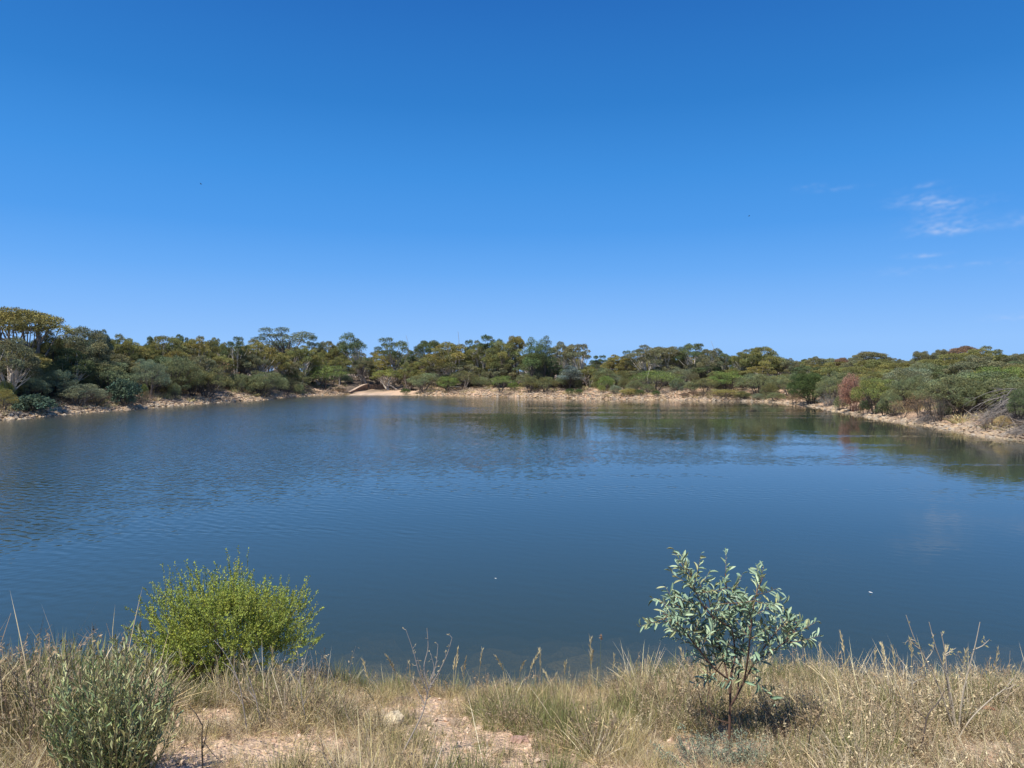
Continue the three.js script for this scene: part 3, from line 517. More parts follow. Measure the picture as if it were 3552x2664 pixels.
// the crowded middle of the tree belt
{
  const R = rng(4242), top = [[0, 340], [60, 338], [120, 342], [240, 345], [330, 348], [400, 352], [450, 350], [520, 350], [590, 358], [650, 354], [720, 356], [760, 356], [800, 361], [850, 360], [900, 360], [960, 355], [1024, 357]];
  const lim = (px) => { let k = 0; while (k < top.length - 2 && px > top[k + 1][0]) k++; return lerp(top[k][1], top[k + 1][1], clamp((px - top[k][0]) / (top[k + 1][0] - top[k][0]), 0, 1)); };
  const kinds = ['malleeA', 'malleeB', 'malleeC', 'malleeD'], cols = ['olive', 'dull', 'gold', 'deep', 'olive', 'dull'];
  const zoneOf = (px) => px < 60 ? 'near the left edge' : px < 140 ? 'behind the glossy dark bush of the left bank' : px < 250 ? 'behind the slanting shrub of the left bank' : px < 340 ? 'behind the sandy point' : px < 420 ? 'behind the concrete ramp' : px < 520 ? 'around the big golden dome' : px < 600 ? 'behind the two tall green trees' : px < 690 ? 'behind the umbrella wattle' : px < 780 ? 'behind the bright feathery shrub' : px < 860 ? 'behind the dark dome shrub' : px < 940 ? 'behind the dead red plume and bare shrub' : 'near the right edge';
  const word = { olive: 'olive', dull: 'grey olive', gold: 'golden', deep: 'deep green', greygreen: 'grey green', moss: 'mossy', grey: 'pale grey' };
  for (let k = 0; k < 260; k++) {
    const px = -60 + (k % 50) / 49 * 1150 + (R() - 0.5) * 18, row = Math.floor(k / 50), off = 7 + row * 6 + R() * 5 + (px > 780 ? 5 : 0) + (row > 3 ? 8 : 0), t = lim(clamp(px, 0, 1024)) - (px > 770 ? 5 : 2) + R() * 9 + Math.max(0, 2 - row) * 4, col = cols[Math.floor(R() * 6)];
    TREE(kinds[Math.floor(R() * 4)], col, R() < 0.6 ? 'pale' : 'grey', px, off, t, (22 + R() * 16) * 100 / (shoreD(clamp(px, 0, 1024)) + off), `${word[col]} mallee inside the crowded belt ${zoneOf(px)}`, `belt trees ${zoneOf(px)}`, R() * 6.28);
  }
  const sk = ['shrubA', 'shrubB', 'shrubC', 'dome'], sc = ['greygreen', 'moss', 'grey', 'olive', 'dull', 'greygreen'];
  for (let k = 0; k < 110; k++) {
    const px = -20 + k / 109 * 1064 + (R() - 0.5) * 14, right = px > 740, off = px > 335 && px < 415 ? 12 + R() * 10 : (right ? 4 + R() * 12 : 6 + R() * 6), D = shoreD(clamp(px, 0, 1024)) + off;
    if (px > 340 && px < 412 && off < 10) continue;
    const h = 1.5 + R() * 1.4, gy = groundHeight((px - 512) / FPX * D, -D), t = HORIZON - (gy + h - EYE) / D * FPX, col = sc[Math.floor(R() * 6)];
    SHRUB(sk[Math.floor(R() * 4)], col, 'dark', px, off, t, (2.4 + R() * 1.8) / D * FPX, `${word[col]} understorey shrub ${zoneOf(px)}`, `understorey shrubs ${zoneOf(px)}`, R() * 6.28);
  }
}

// ---------------------------------------------------------------- stone banks along the water
const outward = (k) => { const [px, pz] = SHORE[(k + SHORE.length - 1) % SHORE.length], [qx, qz] = SHORE[(k + 1) % SHORE.length], tx = qx - px, tz = qz - pz, l = Math.hypot(tx, tz); return [tz / l, -tx / l]; };
const INSTANCE = new THREE.Object3D();
function scatter(name, geo, mat, places, parent = scene) {     // places: [position, turn euler, scale vector, tint]
  const m = new THREE.InstancedMesh(geo, mat, places.length); m.name = name; m.castShadow = m.receiveShadow = true;
  places.forEach(([p, e, s, c], k) => { INSTANCE.position.copy(p); INSTANCE.rotation.set(...e); INSTANCE.scale.set(...s); INSTANCE.updateMatrix(); m.setMatrixAt(k, INSTANCE.matrix); m.setColorAt(k, lin(...c)); });
  parent.add(m); return m;
}
function stoneGeo(seed) {
  const R = rng(seed), g = new THREE.IcosahedronGeometry(1, 0), p = g.attributes.position, key = new Map();
  for (let k = 0; k < p.count; k++) { const id = [p.getX(k), p.getY(k), p.getZ(k)].map((v) => v.toFixed(2)).join(); if (!key.has(id)) key.set(id, [0.68 + 0.6 * R(), 0.6 + 0.6 * R(), 0.68 + 0.6 * R()]); const f = key.get(id); p.setXYZ(k, p.getX(k) * f[0], p.getY(k) * f[1], p.getZ(k) * f[2]); }
  g.computeVertexNormals(); return g;
}
const STONE = [1, 2, 3, 4].map((s) => stoneGeo(s * 31));
const grit = grainTexture(128, 5, 0.72, 1.15, [[8, 1], [24, 1], [60, 1]]);
{
  const R = rng(900), stretches = [['left', 0, 38, 2500], ['far', 60, 86, 3600], ['point', 38, 52, 700], ['right', 86, 132, 2600]];
  const tints = [[0.41, 0.285, 0.17], [0.36, 0.265, 0.175], [0.30, 0.235, 0.17], [0.45, 0.34, 0.22], [0.26, 0.19, 0.13], [0.37, 0.305, 0.23]];
  const mats = tints.map((t) => std(t, 0.92, { map: grit })), rubble = std([1, 1, 1], 0.92);
  const label = { left: 'bank of loose tan stones along the left waterline', far: 'bank of pale broken stones along the far waterline', point: 'scattered stones of the sandy point left of the ramp', right: 'bank of tan stones along the right waterline' };
  const all = [];
  for (const [side, k0, k1, n] of stretches) for (let q = 0; q < n; q++) {
    const f = k0 + R() * (k1 - k0), k = Math.floor(f), [ax, az] = SHORE[k], [bx, bz] = SHORE[(k + 1) % SHORE.length], t = f - k, [ox, oz] = outward(k);
    const wide = (side === 'right' && f < 112 ? 0.55 : 1) * (side === 'far' ? 6.5 : side === 'left' ? 4.5 : side === 'right' ? 1.7 : 3) * (0.75 + 0.5 * fbm(f * 0.35, side.length, 2)), d = -0.25 + wide * Math.pow(R(), 1.25);
    const x = lerp(ax, bx, t) + ox * d, z = lerp(az, bz, t) + oz * d;
    if (x > RAMP.x0 - 0.4 && x < RAMP.x1 + 0.8 && z < -100) continue;
    const s = (0.06 + 0.11 * R() ** 2) * (side === 'far' ? 1.15 : 1) * (d < 1.4 ? 1.15 : 0.9), y = groundHeight(x, z) + s * 0.18, dist = Math.hypot(x, z);
    all.push({ side, p: V(x, y, z), e: [R() * 0.7 - 0.35, R() * 6.28, R() * 0.7 - 0.35], s: [s * (0.9 + 0.7 * R()), s * (0.5 + 0.35 * R()), s * (0.8 + 0.4 * R())], size: s / dist, tint: Math.floor(R() * 6), v: Math.floor(R() * 4) });
  }
  all.sort((a, b) => b.size - a.size);
  const groups = {};
  for (const side of Object.keys(label)) groups[side] = tag(base('stone_bank', 0, 0, 0), label[side], 'bank', null, 'structure');
  all.slice(0, 300).forEach((q) => { const m = mesh('stone', STONE[q.v], mats[q.tint], groups[q.side]); m.position.copy(q.p); m.rotation.set(...q.e); m.scale.set(...q.s); });
  for (const side of Object.keys(label)) for (let v = 0; v < 4; v++) {
    const list = all.slice(300).filter((q) => q.side === side && q.v === v);
    if (list.length) scatter('stone_rubble', STONE[v], rubble, list.map((q) => [q.p, q.e, q.s, tints[q.tint]]), groups[side]).userData.kind = 'stuff';
  }
}

// ---------------------------------------------------------------- concrete ramp and its wing walls, far shore
{
  const concrete = std([0.50, 0.37, 0.27], 0.9, { map: grainTexture(256, 19, 0.72, 1.12, [[6, 1.4], [20, 1], [70, 0.8]]) });
  const mottled = std([0.30, 0.20, 0.14], 0.92, { map: grainTexture(256, 23, 0.5, 1.25, [[5, 1.6], [14, 1], [60, 0.7]]) });  // darker, browner and more mottled concrete for the upright walls
  const slab = (name, corners, thick, mat, parent) => {     // corners: four top points, in order
    const g = new THREE.BufferGeometry(), p = [], uv = [], idx = [];
    const top = corners, bot = corners.map((c) => c.clone().add(V(0, -thick, 0)));
    const face = (a, b, c, d) => { const n = p.length / 3; for (const q of [a, b, c, d]) { p.push(q.x, q.y, q.z); uv.push((q.x + q.y) / 3, (q.z + q.y) / 3); } idx.push(n, n + 1, n + 2, n, n + 2, n + 3); };
    face(...top); face(bot[3], bot[2], bot[1], bot[0]);
    for (let k = 0; k < 4; k++) face(top[k], bot[k], bot[(k + 1) % 4], top[(k + 1) % 4]);
    g.setAttribute('position', new THREE.Float32BufferAttribute(p, 3)); g.setAttribute('uv', new THREE.Float32BufferAttribute(uv, 2)); g.setIndex(idx); g.computeVertexNormals();
    return mesh(name, g, mat, parent);
  };
  const ramp = base('concrete_ramp', -20, 0, -112); tag(ramp, 'pale concrete ramp sloping into the far water', 'ramp');
  const o = V(-20, 0, -112), L = (t, z) => V(lerp(-25.0, -23.6, (z + 106) / -10.5) , 0, z), Rr = (z) => V(lerp(-15.4, -16.9, (z + 106) / -10.5), 0, z), yy = (z) => lerp(-0.1, 0.62, clamp((z + 106.5) / -9.6, 0, 1));
  for (let k = 0; k < 4; k++) for (let r = 0; r < 2; r++) {
    const z0 = -106 - r * 5.4, z1 = r ? -116.5 : -111.34, a0 = L(0, z0).lerp(Rr(z0), k / 4 + (k ? 0.003 : 0)), b0 = L(0, z0).lerp(Rr(z0), (k + 1) / 4 - 0.003), a1 = L(0, z1).lerp(Rr(z1), k / 4 + (k ? 0.003 : 0)), b1 = L(0, z1).lerp(Rr(z1), (k + 1) / 4 - 0.003);
    a0.y = b0.y = yy(z0); a1.y = b1.y = yy(z1);
    slab('panel', [a0, b0, b1, a1].map((q) => q.sub(o)), 0.35, concrete, ramp);
  }
  const wall = base('wing_wall', -24.2, 0, -113); tag(wall, 'brown mottled concrete wing wall sloping down beside the ramp', 'wall');
  const w0 = V(-24.95, 0, -109.4), w1 = V(-23.55, 0, -116.4), ow = V(-24.2, 0, -113), n = 8;
  for (let k = 0; k < n; k++) {
    const a = w0.clone().lerp(w1, k / n + 0.004), b = w0.clone().lerp(w1, (k + 1) / n - 0.004), ta = lerp(0.3, 1.52, sstep(-0.25, 1, k / n)), tb = lerp(0.3, 1.52, sstep(-0.25, 1, (k + 1) / n));
    a.y = ta; b.y = tb; const off = V(-0.28, 0, -0.05);
    slab('panel', [a, b, b.clone().add(off), a.clone().add(off)].map((q) => q.sub(ow)), ta + 0.5, mottled, wall);
    const c = [a.clone().add(ow), b.clone().add(ow)];
    const cop = slab('coping', [V(0.05, 0.07, 0).add(a), V(0.05, 0.07, 0).add(b), V(-0.38, 0.07, 0).add(b), V(-0.38, 0.07, 0).add(a)], 0.066, concrete, wall);
  }
  const back = base('head_wall', -22, 0, -117); tag(back, 'short dark brown concrete wall closing the head of the ramp', 'wall');
  const h0 = V(-23.45, 1.5, -116.75), h1 = V(-20.9, 1.42, -117.6), oh = V(-22, 0, -117);
  for (let k = 0; k < 4; k++) { const a = h0.clone().lerp(h1, k / 4 + 0.01), b = h0.clone().lerp(h1, (k + 1) / 4 - 0.01), off = V(-0.1, 0, -0.3); slab('panel', [a, b, b.clone().add(off), a.clone().add(off)].map((q) => q.sub(oh)), 1.3, mottled, back); }
}
// fallen logs and bare sticks
{
  const log = (name, label, cat, pts, r0, mat) => { const b = new Builder(), o = pts[0].clone(); b.tube(pts.map((p) => p.clone().sub(o)), pts.map((_, k) => r0 * (1 - 0.6 * k / (pts.length - 1))), 6); const m = mesh(numbered(name), b.build(true), mat, scene); m.position.copy(o); return tag(m, label, cat); };
  const pt = (px, off, lift) => { const D = shoreD(px) + off, x = (px - 512) / FPX * D; return V(x, groundHeight(x, -D) + lift, -D); };
  log('fallen_log', 'pale fallen trunk lying beside the crooked limbed mallee', 'log', [pt(397, 8, 0.12), pt(392, 7.6, 0.7), pt(386, 8.4, 1.1), pt(383, 9, 1.6)], 0.1, BARK.bleached);
  log('fallen_log', 'white fallen log among the shrubs right of the ramp', 'log', [pt(449, 4.8, 0.35), pt(455, 4.6, 0.45), pt(461, 4.8, 0.42)], 0.12, BARK.pale);
  log('dead_stick', 'thin curved dead stick beside the isolated open gum', 'stick', [pt(404, 12, 0), pt(402, 12, 3.2), pt(407, 12, 5.4), pt(409, 12, 7.2), pt(406, 12, 8.8)], 0.045, BARK.bleached);
  log('dead_stick', 'bare dead stick rising above the big golden dome', 'stick', [pt(459, 12, 0), pt(458.4, 12, 5), pt(459, 12, 7.2), pt(458, 12, 8.6)], 0.05, BARK.bleached);
  log('dead_stick', 'forked dead twig above the right of centre canopy', 'stick', [pt(716, 14, 0), pt(715, 14, 3.6), pt(713.5, 14, 5.2), pt(711, 14, 6.2)], 0.035, BARK.bleached);
  log('dead_limb', 'broken white limb showing in the dark trees right of centre', 'limb', [pt(648, 9.5, 0), pt(647.6, 9.2, 1.4), pt(649, 9, 2.2), pt(651, 9, 2.9)], 0.1, BARK.pale);
  log('dead_limb', 'white bare limb showing in the trees of the left bank', 'limb', [pt(6, 6, 0), pt(9, 5.6, 2), pt(11, 5.4, 3.1), pt(13, 5.4, 4.4)], 0.13, BARK.pale);
}

// ---------------------------------------------------------------- grass, twigs and litter in tufts
function grassTuft(seed, n, len, spread, width, lean, droop) {
  const R = rng(seed), b = new Builder();
  for (let k = 0; k < n; k++) {
    const a = R() * 6.28, r = spread * Math.sqrt(R()), p = V(Math.cos(a) * r, -0.02, Math.sin(a) * r), d = V(Math.cos(a + R() - 0.5) * lean * R() * 1.6, 1, Math.sin(a + R() - 0.5) * lean * R() * 1.6).normalize();
    const bend = V(d.x, 0, d.z).addScaledVector(rdir(R), 0.4).multiplyScalar(droop * (0.4 + R())).add(V(0, -droop * 0.5 * R(), 0)), v = 0.68 + 0.62 * R();
    b.blade(p, d, perp(d, R), bend, len * (0.45 + 0.75 * R()), width * (0.7 + 0.6 * R()), 4, [v, v * (0.95 + 0.1 * R()), v * (0.8 + 0.35 * R())]);
  }
  return b.build();
}
function twigTuft(seed, n, len, flakes) {
  const R = rng(seed), b = new Builder();
  for (let k = 0; k < n; k++) {
    const a = R() * 6.28, d = V(Math.cos(a) * (0.3 + R()), 0.35 + R() * 1.2, Math.sin(a) * (0.3 + R())).normalize(), L = len * (0.5 + 0.7 * R()), p0 = V(Math.cos(a) * 0.05, -0.02, Math.sin(a) * 0.05), p1 = p0.clone().addScaledVector(d, L * 0.5).addScaledVector(rdir(R), L * 0.1), p2 = p1.clone().addScaledVector(d, L * 0.5).addScaledVector(rdir(R), L * 0.22), v = 0.6 + 0.6 * R(), c = [v, v * 0.95, v * 0.9];
    b.tube([p0, p1, p2], [0.0026, 0.002, 0.0009], 3, c);
    for (let q = 0; q < 4; q++) { const s = p0.clone().lerp(p2, 0.3 + 0.65 * R()), e = s.clone().addScaledVector(rdir(R).add(d).normalize(), L * 0.28 * R() + 0.02); b.tube([s, e], [0.0014, 0.0007], 3, c); }
    for (let q = 0; q < flakes; q++) { const dd = rdir(R), w = 0.7 + 0.8 * R(); b.leaf((R() < 0.5 ? p0.clone().lerp(p1, R()) : p1.clone().lerp(p2, R())).addScaledVector(rdir(R), 0.025), dd, perp(dd, R), 0.016 + 0.022 * R(), 0.006 + 0.004 * R(), [w, w * 0.96, w * 0.82]); }
  }
  return b.build();
}
const blank = new THREE.MeshStandardMaterial({ color: 0xffffff, vertexColors: true, roughness: 0.8, side: THREE.DoubleSide });
const pebbleMat = std([1, 1, 1], 0.95);
{
  const R = rng(31337);
  const dry = [1, 2, 3, 4].map((s) => grassTuft(s * 7, 30, 0.36, 0.07, 0.0052, 0.55, 0.9)), tall = [5, 6].map((s) => grassTuft(s * 7, 13, 0.5, 0.06, 0.0042, 0.4, 0.75));
  const green = [8, 9, 10].map((s) => grassTuft(s * 7, 30, 0.36, 0.05, 0.0048, 0.4, 0.45)), mat2 = [11, 12, 13].map((s) => grassTuft(s * 7, 36, 0.26, 0.13, 0.0046, 1.6, 1.6)), twig = [14, 15, 16].map((s) => twigTuft(s, 12, 0.3, 14));
  const places = { dry: dry.map(() => []), tall: tall.map(() => []), green: green.map(() => []), mat2: mat2.map(() => []), twig: twig.map(() => []) }, stones = [[], [], [], []];
  const bareSpots = [[hit(480, 745), 0.5, 0.4], [hit(455, 768), 0.5, 0.3], [hit(545, 766), 0.3, 0.25], [hit(225, 716), 0.2, 0.16]];
  const bareAt = (x, z) => { let b = 0; for (const [p, rx, rz] of bareSpots) b = Math.max(b, 1 - sstep(0.6, 1.15, Math.hypot((x - p.x) / rx, (z - p.z) / rz) + 0.25 * fbm(x * 3, z * 3, 2))); return b; };
  const add = (key, x, z, s, c) => { const l = places[key], v = Math.floor(R() * l.length); l[v].push([onGround(x, z), [(R() - 0.5) * 0.3, R() * 6.28, (R() - 0.5) * 0.3], [s, s * (0.85 + 0.3 * R()), s], c]); };
  const tone = (a, b) => { const t = R(), v = 0.82 + 0.36 * R(); return [0, 1, 2].map((k) => lerp(a[k], b[k], t) * v); };
  const STRAW = [0.56, 0.44, 0.22], PALE = [0.55, 0.485, 0.345], ASH = [0.27, 0.22, 0.165], GREEN = [0.155, 0.185, 0.06], OLIVE = [0.25, 0.235, 0.09], TAN = [0.34, 0.255, 0.165];
  for (let k = 0; k < 23000; k++) {
    const x = (R() - 0.5) * 13, z = -3.0 - R() * 4.3, d = lakeDist(x, z); if (d < 0.04) continue;
    const b = bareAt(x, z), n = fbm(x * 0.9 + 3, z * 0.9, 3), n2 = fbm(x * 0.6 - 8, z * 0.6 + 2, 2), n3 = fbm(x * 1.7 + 21, z * 1.7 + 5, 3), right = sstep(0.6, 2.2, x), left = sstep(-2.0, -3.2, x);
    if (R() < 0.9 * b || R() < 0.03 + 0.7 * sstep(-0.08, -0.36, n3)) continue;
    const fringe = 1 - sstep(0.3, 1.1, d), tuft = clamp(0.64 + 1.2 * n3 + 0.3 * n, 0.34, 1.02) * (b > 0 ? 0.6 : 1) * (1 + 0.75 * left);
    const u = R();
    if (u < 0.15 + 0.22 * fringe + (n > 0.06 ? 0.18 : 0) + (x > -1.6 && x < 0.9 ? 0.08 : 0)) add('green', x, z, (0.45 + 0.5 * R()) * tuft, tone(GREEN, n > -0.1 ? OLIVE : STRAW));
    else if (u < 0.40 - 0.1 * right) add('dry', x, z, (0.4 + 0.55 * R()) * tuft, tone(STRAW, n2 > 0 ? PALE : TAN));
    else if (u < 0.46 && b < 0.1) add('tall', x, z, (0.5 + 0.6 * R()) * tuft, tone(PALE, STRAW));
    else if (u < 0.66) add('mat2', x, z, (0.5 + 0.7 * R()) * Math.max(0.5, tuft), tone(right > R() ? ASH : STRAW, right > 0.5 ? PALE : TAN));
    else if (u < 0.74 + 0.22 * right) add('twig', x, z, (0.55 + 0.6 * R()) * Math.max(0.5, tuft), tone(right > 0.4 ? TAN : ASH, right > R() * 1.4 ? PALE : TAN));
    else if (u < 0.9) add('mat2', x, z, 0.35 + 0.4 * R(), tone(STRAW, TAN));
  }
  for (let k = 0; k < 7500; k++) {
    const x = (R() - 0.5) * 10, z = -3.2 - R() * 4.0, d = lakeDist(x, z); if (d < -0.4) continue;
    const s = 0.005 + 0.021 * R() ** 3.5, p = onGround(x, z); p.y += s * 0.2;
    stones[k % 4].push([p, [R() * 3, R() * 6, R() * 3], [s * (1 + 0.5 * R()), s * 0.7, s], tone([0.68, 0.53, 0.39], [0.5, 0.33, 0.22])]);
  }
  // the far banks: low dry tufts and litter
  const farGrass = [], farTwig = [];
  for (let k = 0; k < 2600; k++) {
    const f = R() * 132, i = Math.floor(f), [ax, az] = SHORE[i], [bx, bz] = SHORE[(i + 1) % SHORE.length], [ox, oz] = outward(i), d = 0.8 + 11 * R(), x = lerp(ax, bx, f - i) + ox * d, z = lerp(az, bz, f - i) + oz * d;
    if (x > RAMP.x0 - 1 && x < RAMP.x1 + 1 && z < -100) continue;
    if (R() < 0.55) farTwig.push([onGround(x, z), [(R() - 0.5) * 0.6, R() * 6.28, (R() - 0.5) * 0.6], [1.5 + 1.6 * R(), 0.9 + 0.9 * R(), 1.5 + 1.6 * R()], tone([0.17, 0.14, 0.115], [0.30, 0.24, 0.18])]);
    else farGrass.push([onGround(x, z), [0, R() * 6.28, 0], [1 + R(), 0.7 + 0.8 * R(), 1 + R()], tone(STRAW, [0.22, 0.22, 0.1])]);
  }
  const coarse = grassTuft(991, 34, 0.42, 0.16, 0.03, 0.7, 0.6), coarseTwig = (() => { const R2 = rng(55), b = new Builder(); for (let k = 0; k < 16; k++) { const a = R2() * 6.28, d = V(Math.cos(a), 0.15 + 0.5 * R2(), Math.sin(a)).normalize(), p = V((R2() - 0.5) * 0.4, 0, (R2() - 0.5) * 0.4), L = 0.25 + 0.3 * R2(), v = 0.6 + 0.7 * R2(); b.tube([p, p.clone().addScaledVector(d, L * 0.5), p.clone().addScaledVector(d, L).add(V(0, -0.04, 0))], [0.014, 0.011, 0.005], 3, [v, v * 0.95, v * 0.9]); } return b.build(); })();
  tag(scatter(numbered('bank_grass'), coarse, blank, farGrass), 'low dry grass tufts dotted over the far banks', 'grass', null, 'stuff');
  tag(scatter(numbered('stick_litter'), coarseTwig, blank, farTwig), 'grey stick and bark litter under the bank shrubs', 'litter', null, 'stuff');
  const say = { dry: ['dry_grass', 'dry straw coloured grass covering the near bank', 'grass'], tall: ['tall_dry_grass', 'taller pale dry grass blades standing on the near bank', 'grass'], green: ['green_grass', 'olive green grass tufts on the near bank and water edge', 'grass'], mat2: ['matted_grass', 'flattened matted dead grass on the near bank', 'grass'], twig: ['dry_twigs', 'tangle of dry grey brown twigs and weeds on the near bank', 'twigs'] };
  const geos = { dry, tall, green, mat2, twig };
  for (const key of Object.keys(say)) { const g = base(say[key][0], 0, 0, 0); tag(g, say[key][1], say[key][2], null, 'stuff'); geos[key].forEach((q, v) => { scatter('tufts', q, blank, places[key][v], g).userData.kind = 'stuff'; }); }
  const gravel = base('gravel', 0, 0, 0); tag(gravel, 'pinkish cream gravel lying on the near bank', 'gravel', null, 'stuff');
  stones.forEach((l, v) => { scatter('pebbles', STONE[v], pebbleMat, l, gravel).userData.kind = 'stuff'; });
}

// ---------------------------------------------------------------- foreground plants
function leafGeo(seed, bend, fold) {       // a leaf one unit long along +y, one wide across x
  const R = rng(seed), st = [[0, 0.1], [0.18, 0.62], [0.42, 0.95], [0.66, 1], [0.86, 0.66], [1, 0.06]], p = [], idx = [];
  st.forEach(([t, w], k) => { const z = -bend * t * t, wob = (R() - 0.5) * 0.06; p.push(-w / 2 + wob, t, z + fold * w, wob, t, z, w / 2 + wob, t, z + fold * w); if (k) for (const s of [0, 1]) { const a = (k - 1) * 3 + s, b = a + 1, c = k * 3 + s, d = c + 1; idx.push(a, b, c, b, d, c); } });
  const g = new THREE.BufferGeometry(); g.setAttribute('position', new THREE.Float32BufferAttribute(p, 3)); g.setIndex(idx); g.computeVertexNormals(); return g;
}
const LEAF = [leafGeo(1, 0.12, 0.16), leafGeo(2, 0.3, 0.2), leafGeo(3, -0.1, 0.12), leafGeo(4, 0.2, 0.05)];
// leaves: a list of {p, dir, face, L, W}; the 300 nearest the camera become parts, the others one mass
function hangLeaves(thing, list, mats, name = 'leaf') {
  const M = (q) => { const y = q.dir.clone().normalize(), x = y.clone().cross(q.face).normalize(), z = x.clone().cross(y); return new THREE.Matrix4().makeBasis(x.multiplyScalar(q.W), y.multiplyScalar(q.L), z.multiplyScalar(q.L)).setPosition(q.p); };
  list.sort((a, b) => b.rank - a.rank);
  list.slice(0, 300).forEach((q, k) => { const m = mesh(name, LEAF[k % 4], mats[k % mats.length], thing); const y = q.dir.clone().normalize(), x = y.clone().cross(q.face).normalize(), z = x.clone().cross(y); m.quaternion.setFromRotationMatrix(new THREE.Matrix4().makeBasis(x, y, z)); m.position.copy(q.p); m.scale.set(q.W, q.L, q.L); });
  mats.forEach((mt, j) => {
    const rest = list.slice(300).filter((_, k) => k % mats.length === j), p = [], n = [], idx = [], v = V(0, 0, 0);
    rest.forEach((q, k) => { const g = LEAF[k % 4], m = M(q), nm = new THREE.Matrix3().getNormalMatrix(m), o = p.length / 3; for (let i = 0; i < g.attributes.position.count; i++) { v.fromBufferAttribute(g.attributes.position, i).applyMatrix4(m); p.push(v.x, v.y, v.z); v.fromBufferAttribute(g.attributes.normal, i).applyMatrix3(nm).normalize(); n.push(v.x, v.y, v.z); } for (const i of g.index.array) idx.push(o + i); });
    if (!rest.length) return;
    const g = new THREE.BufferGeometry(); g.setAttribute('position', new THREE.Float32BufferAttribute(p, 3)); g.setAttribute('normal', new THREE.Float32BufferAttribute(n, 3)); g.setIndex(idx);
    mesh('leaf_mass', g, mt, thing).userData.kind = 'stuff';
  });
}
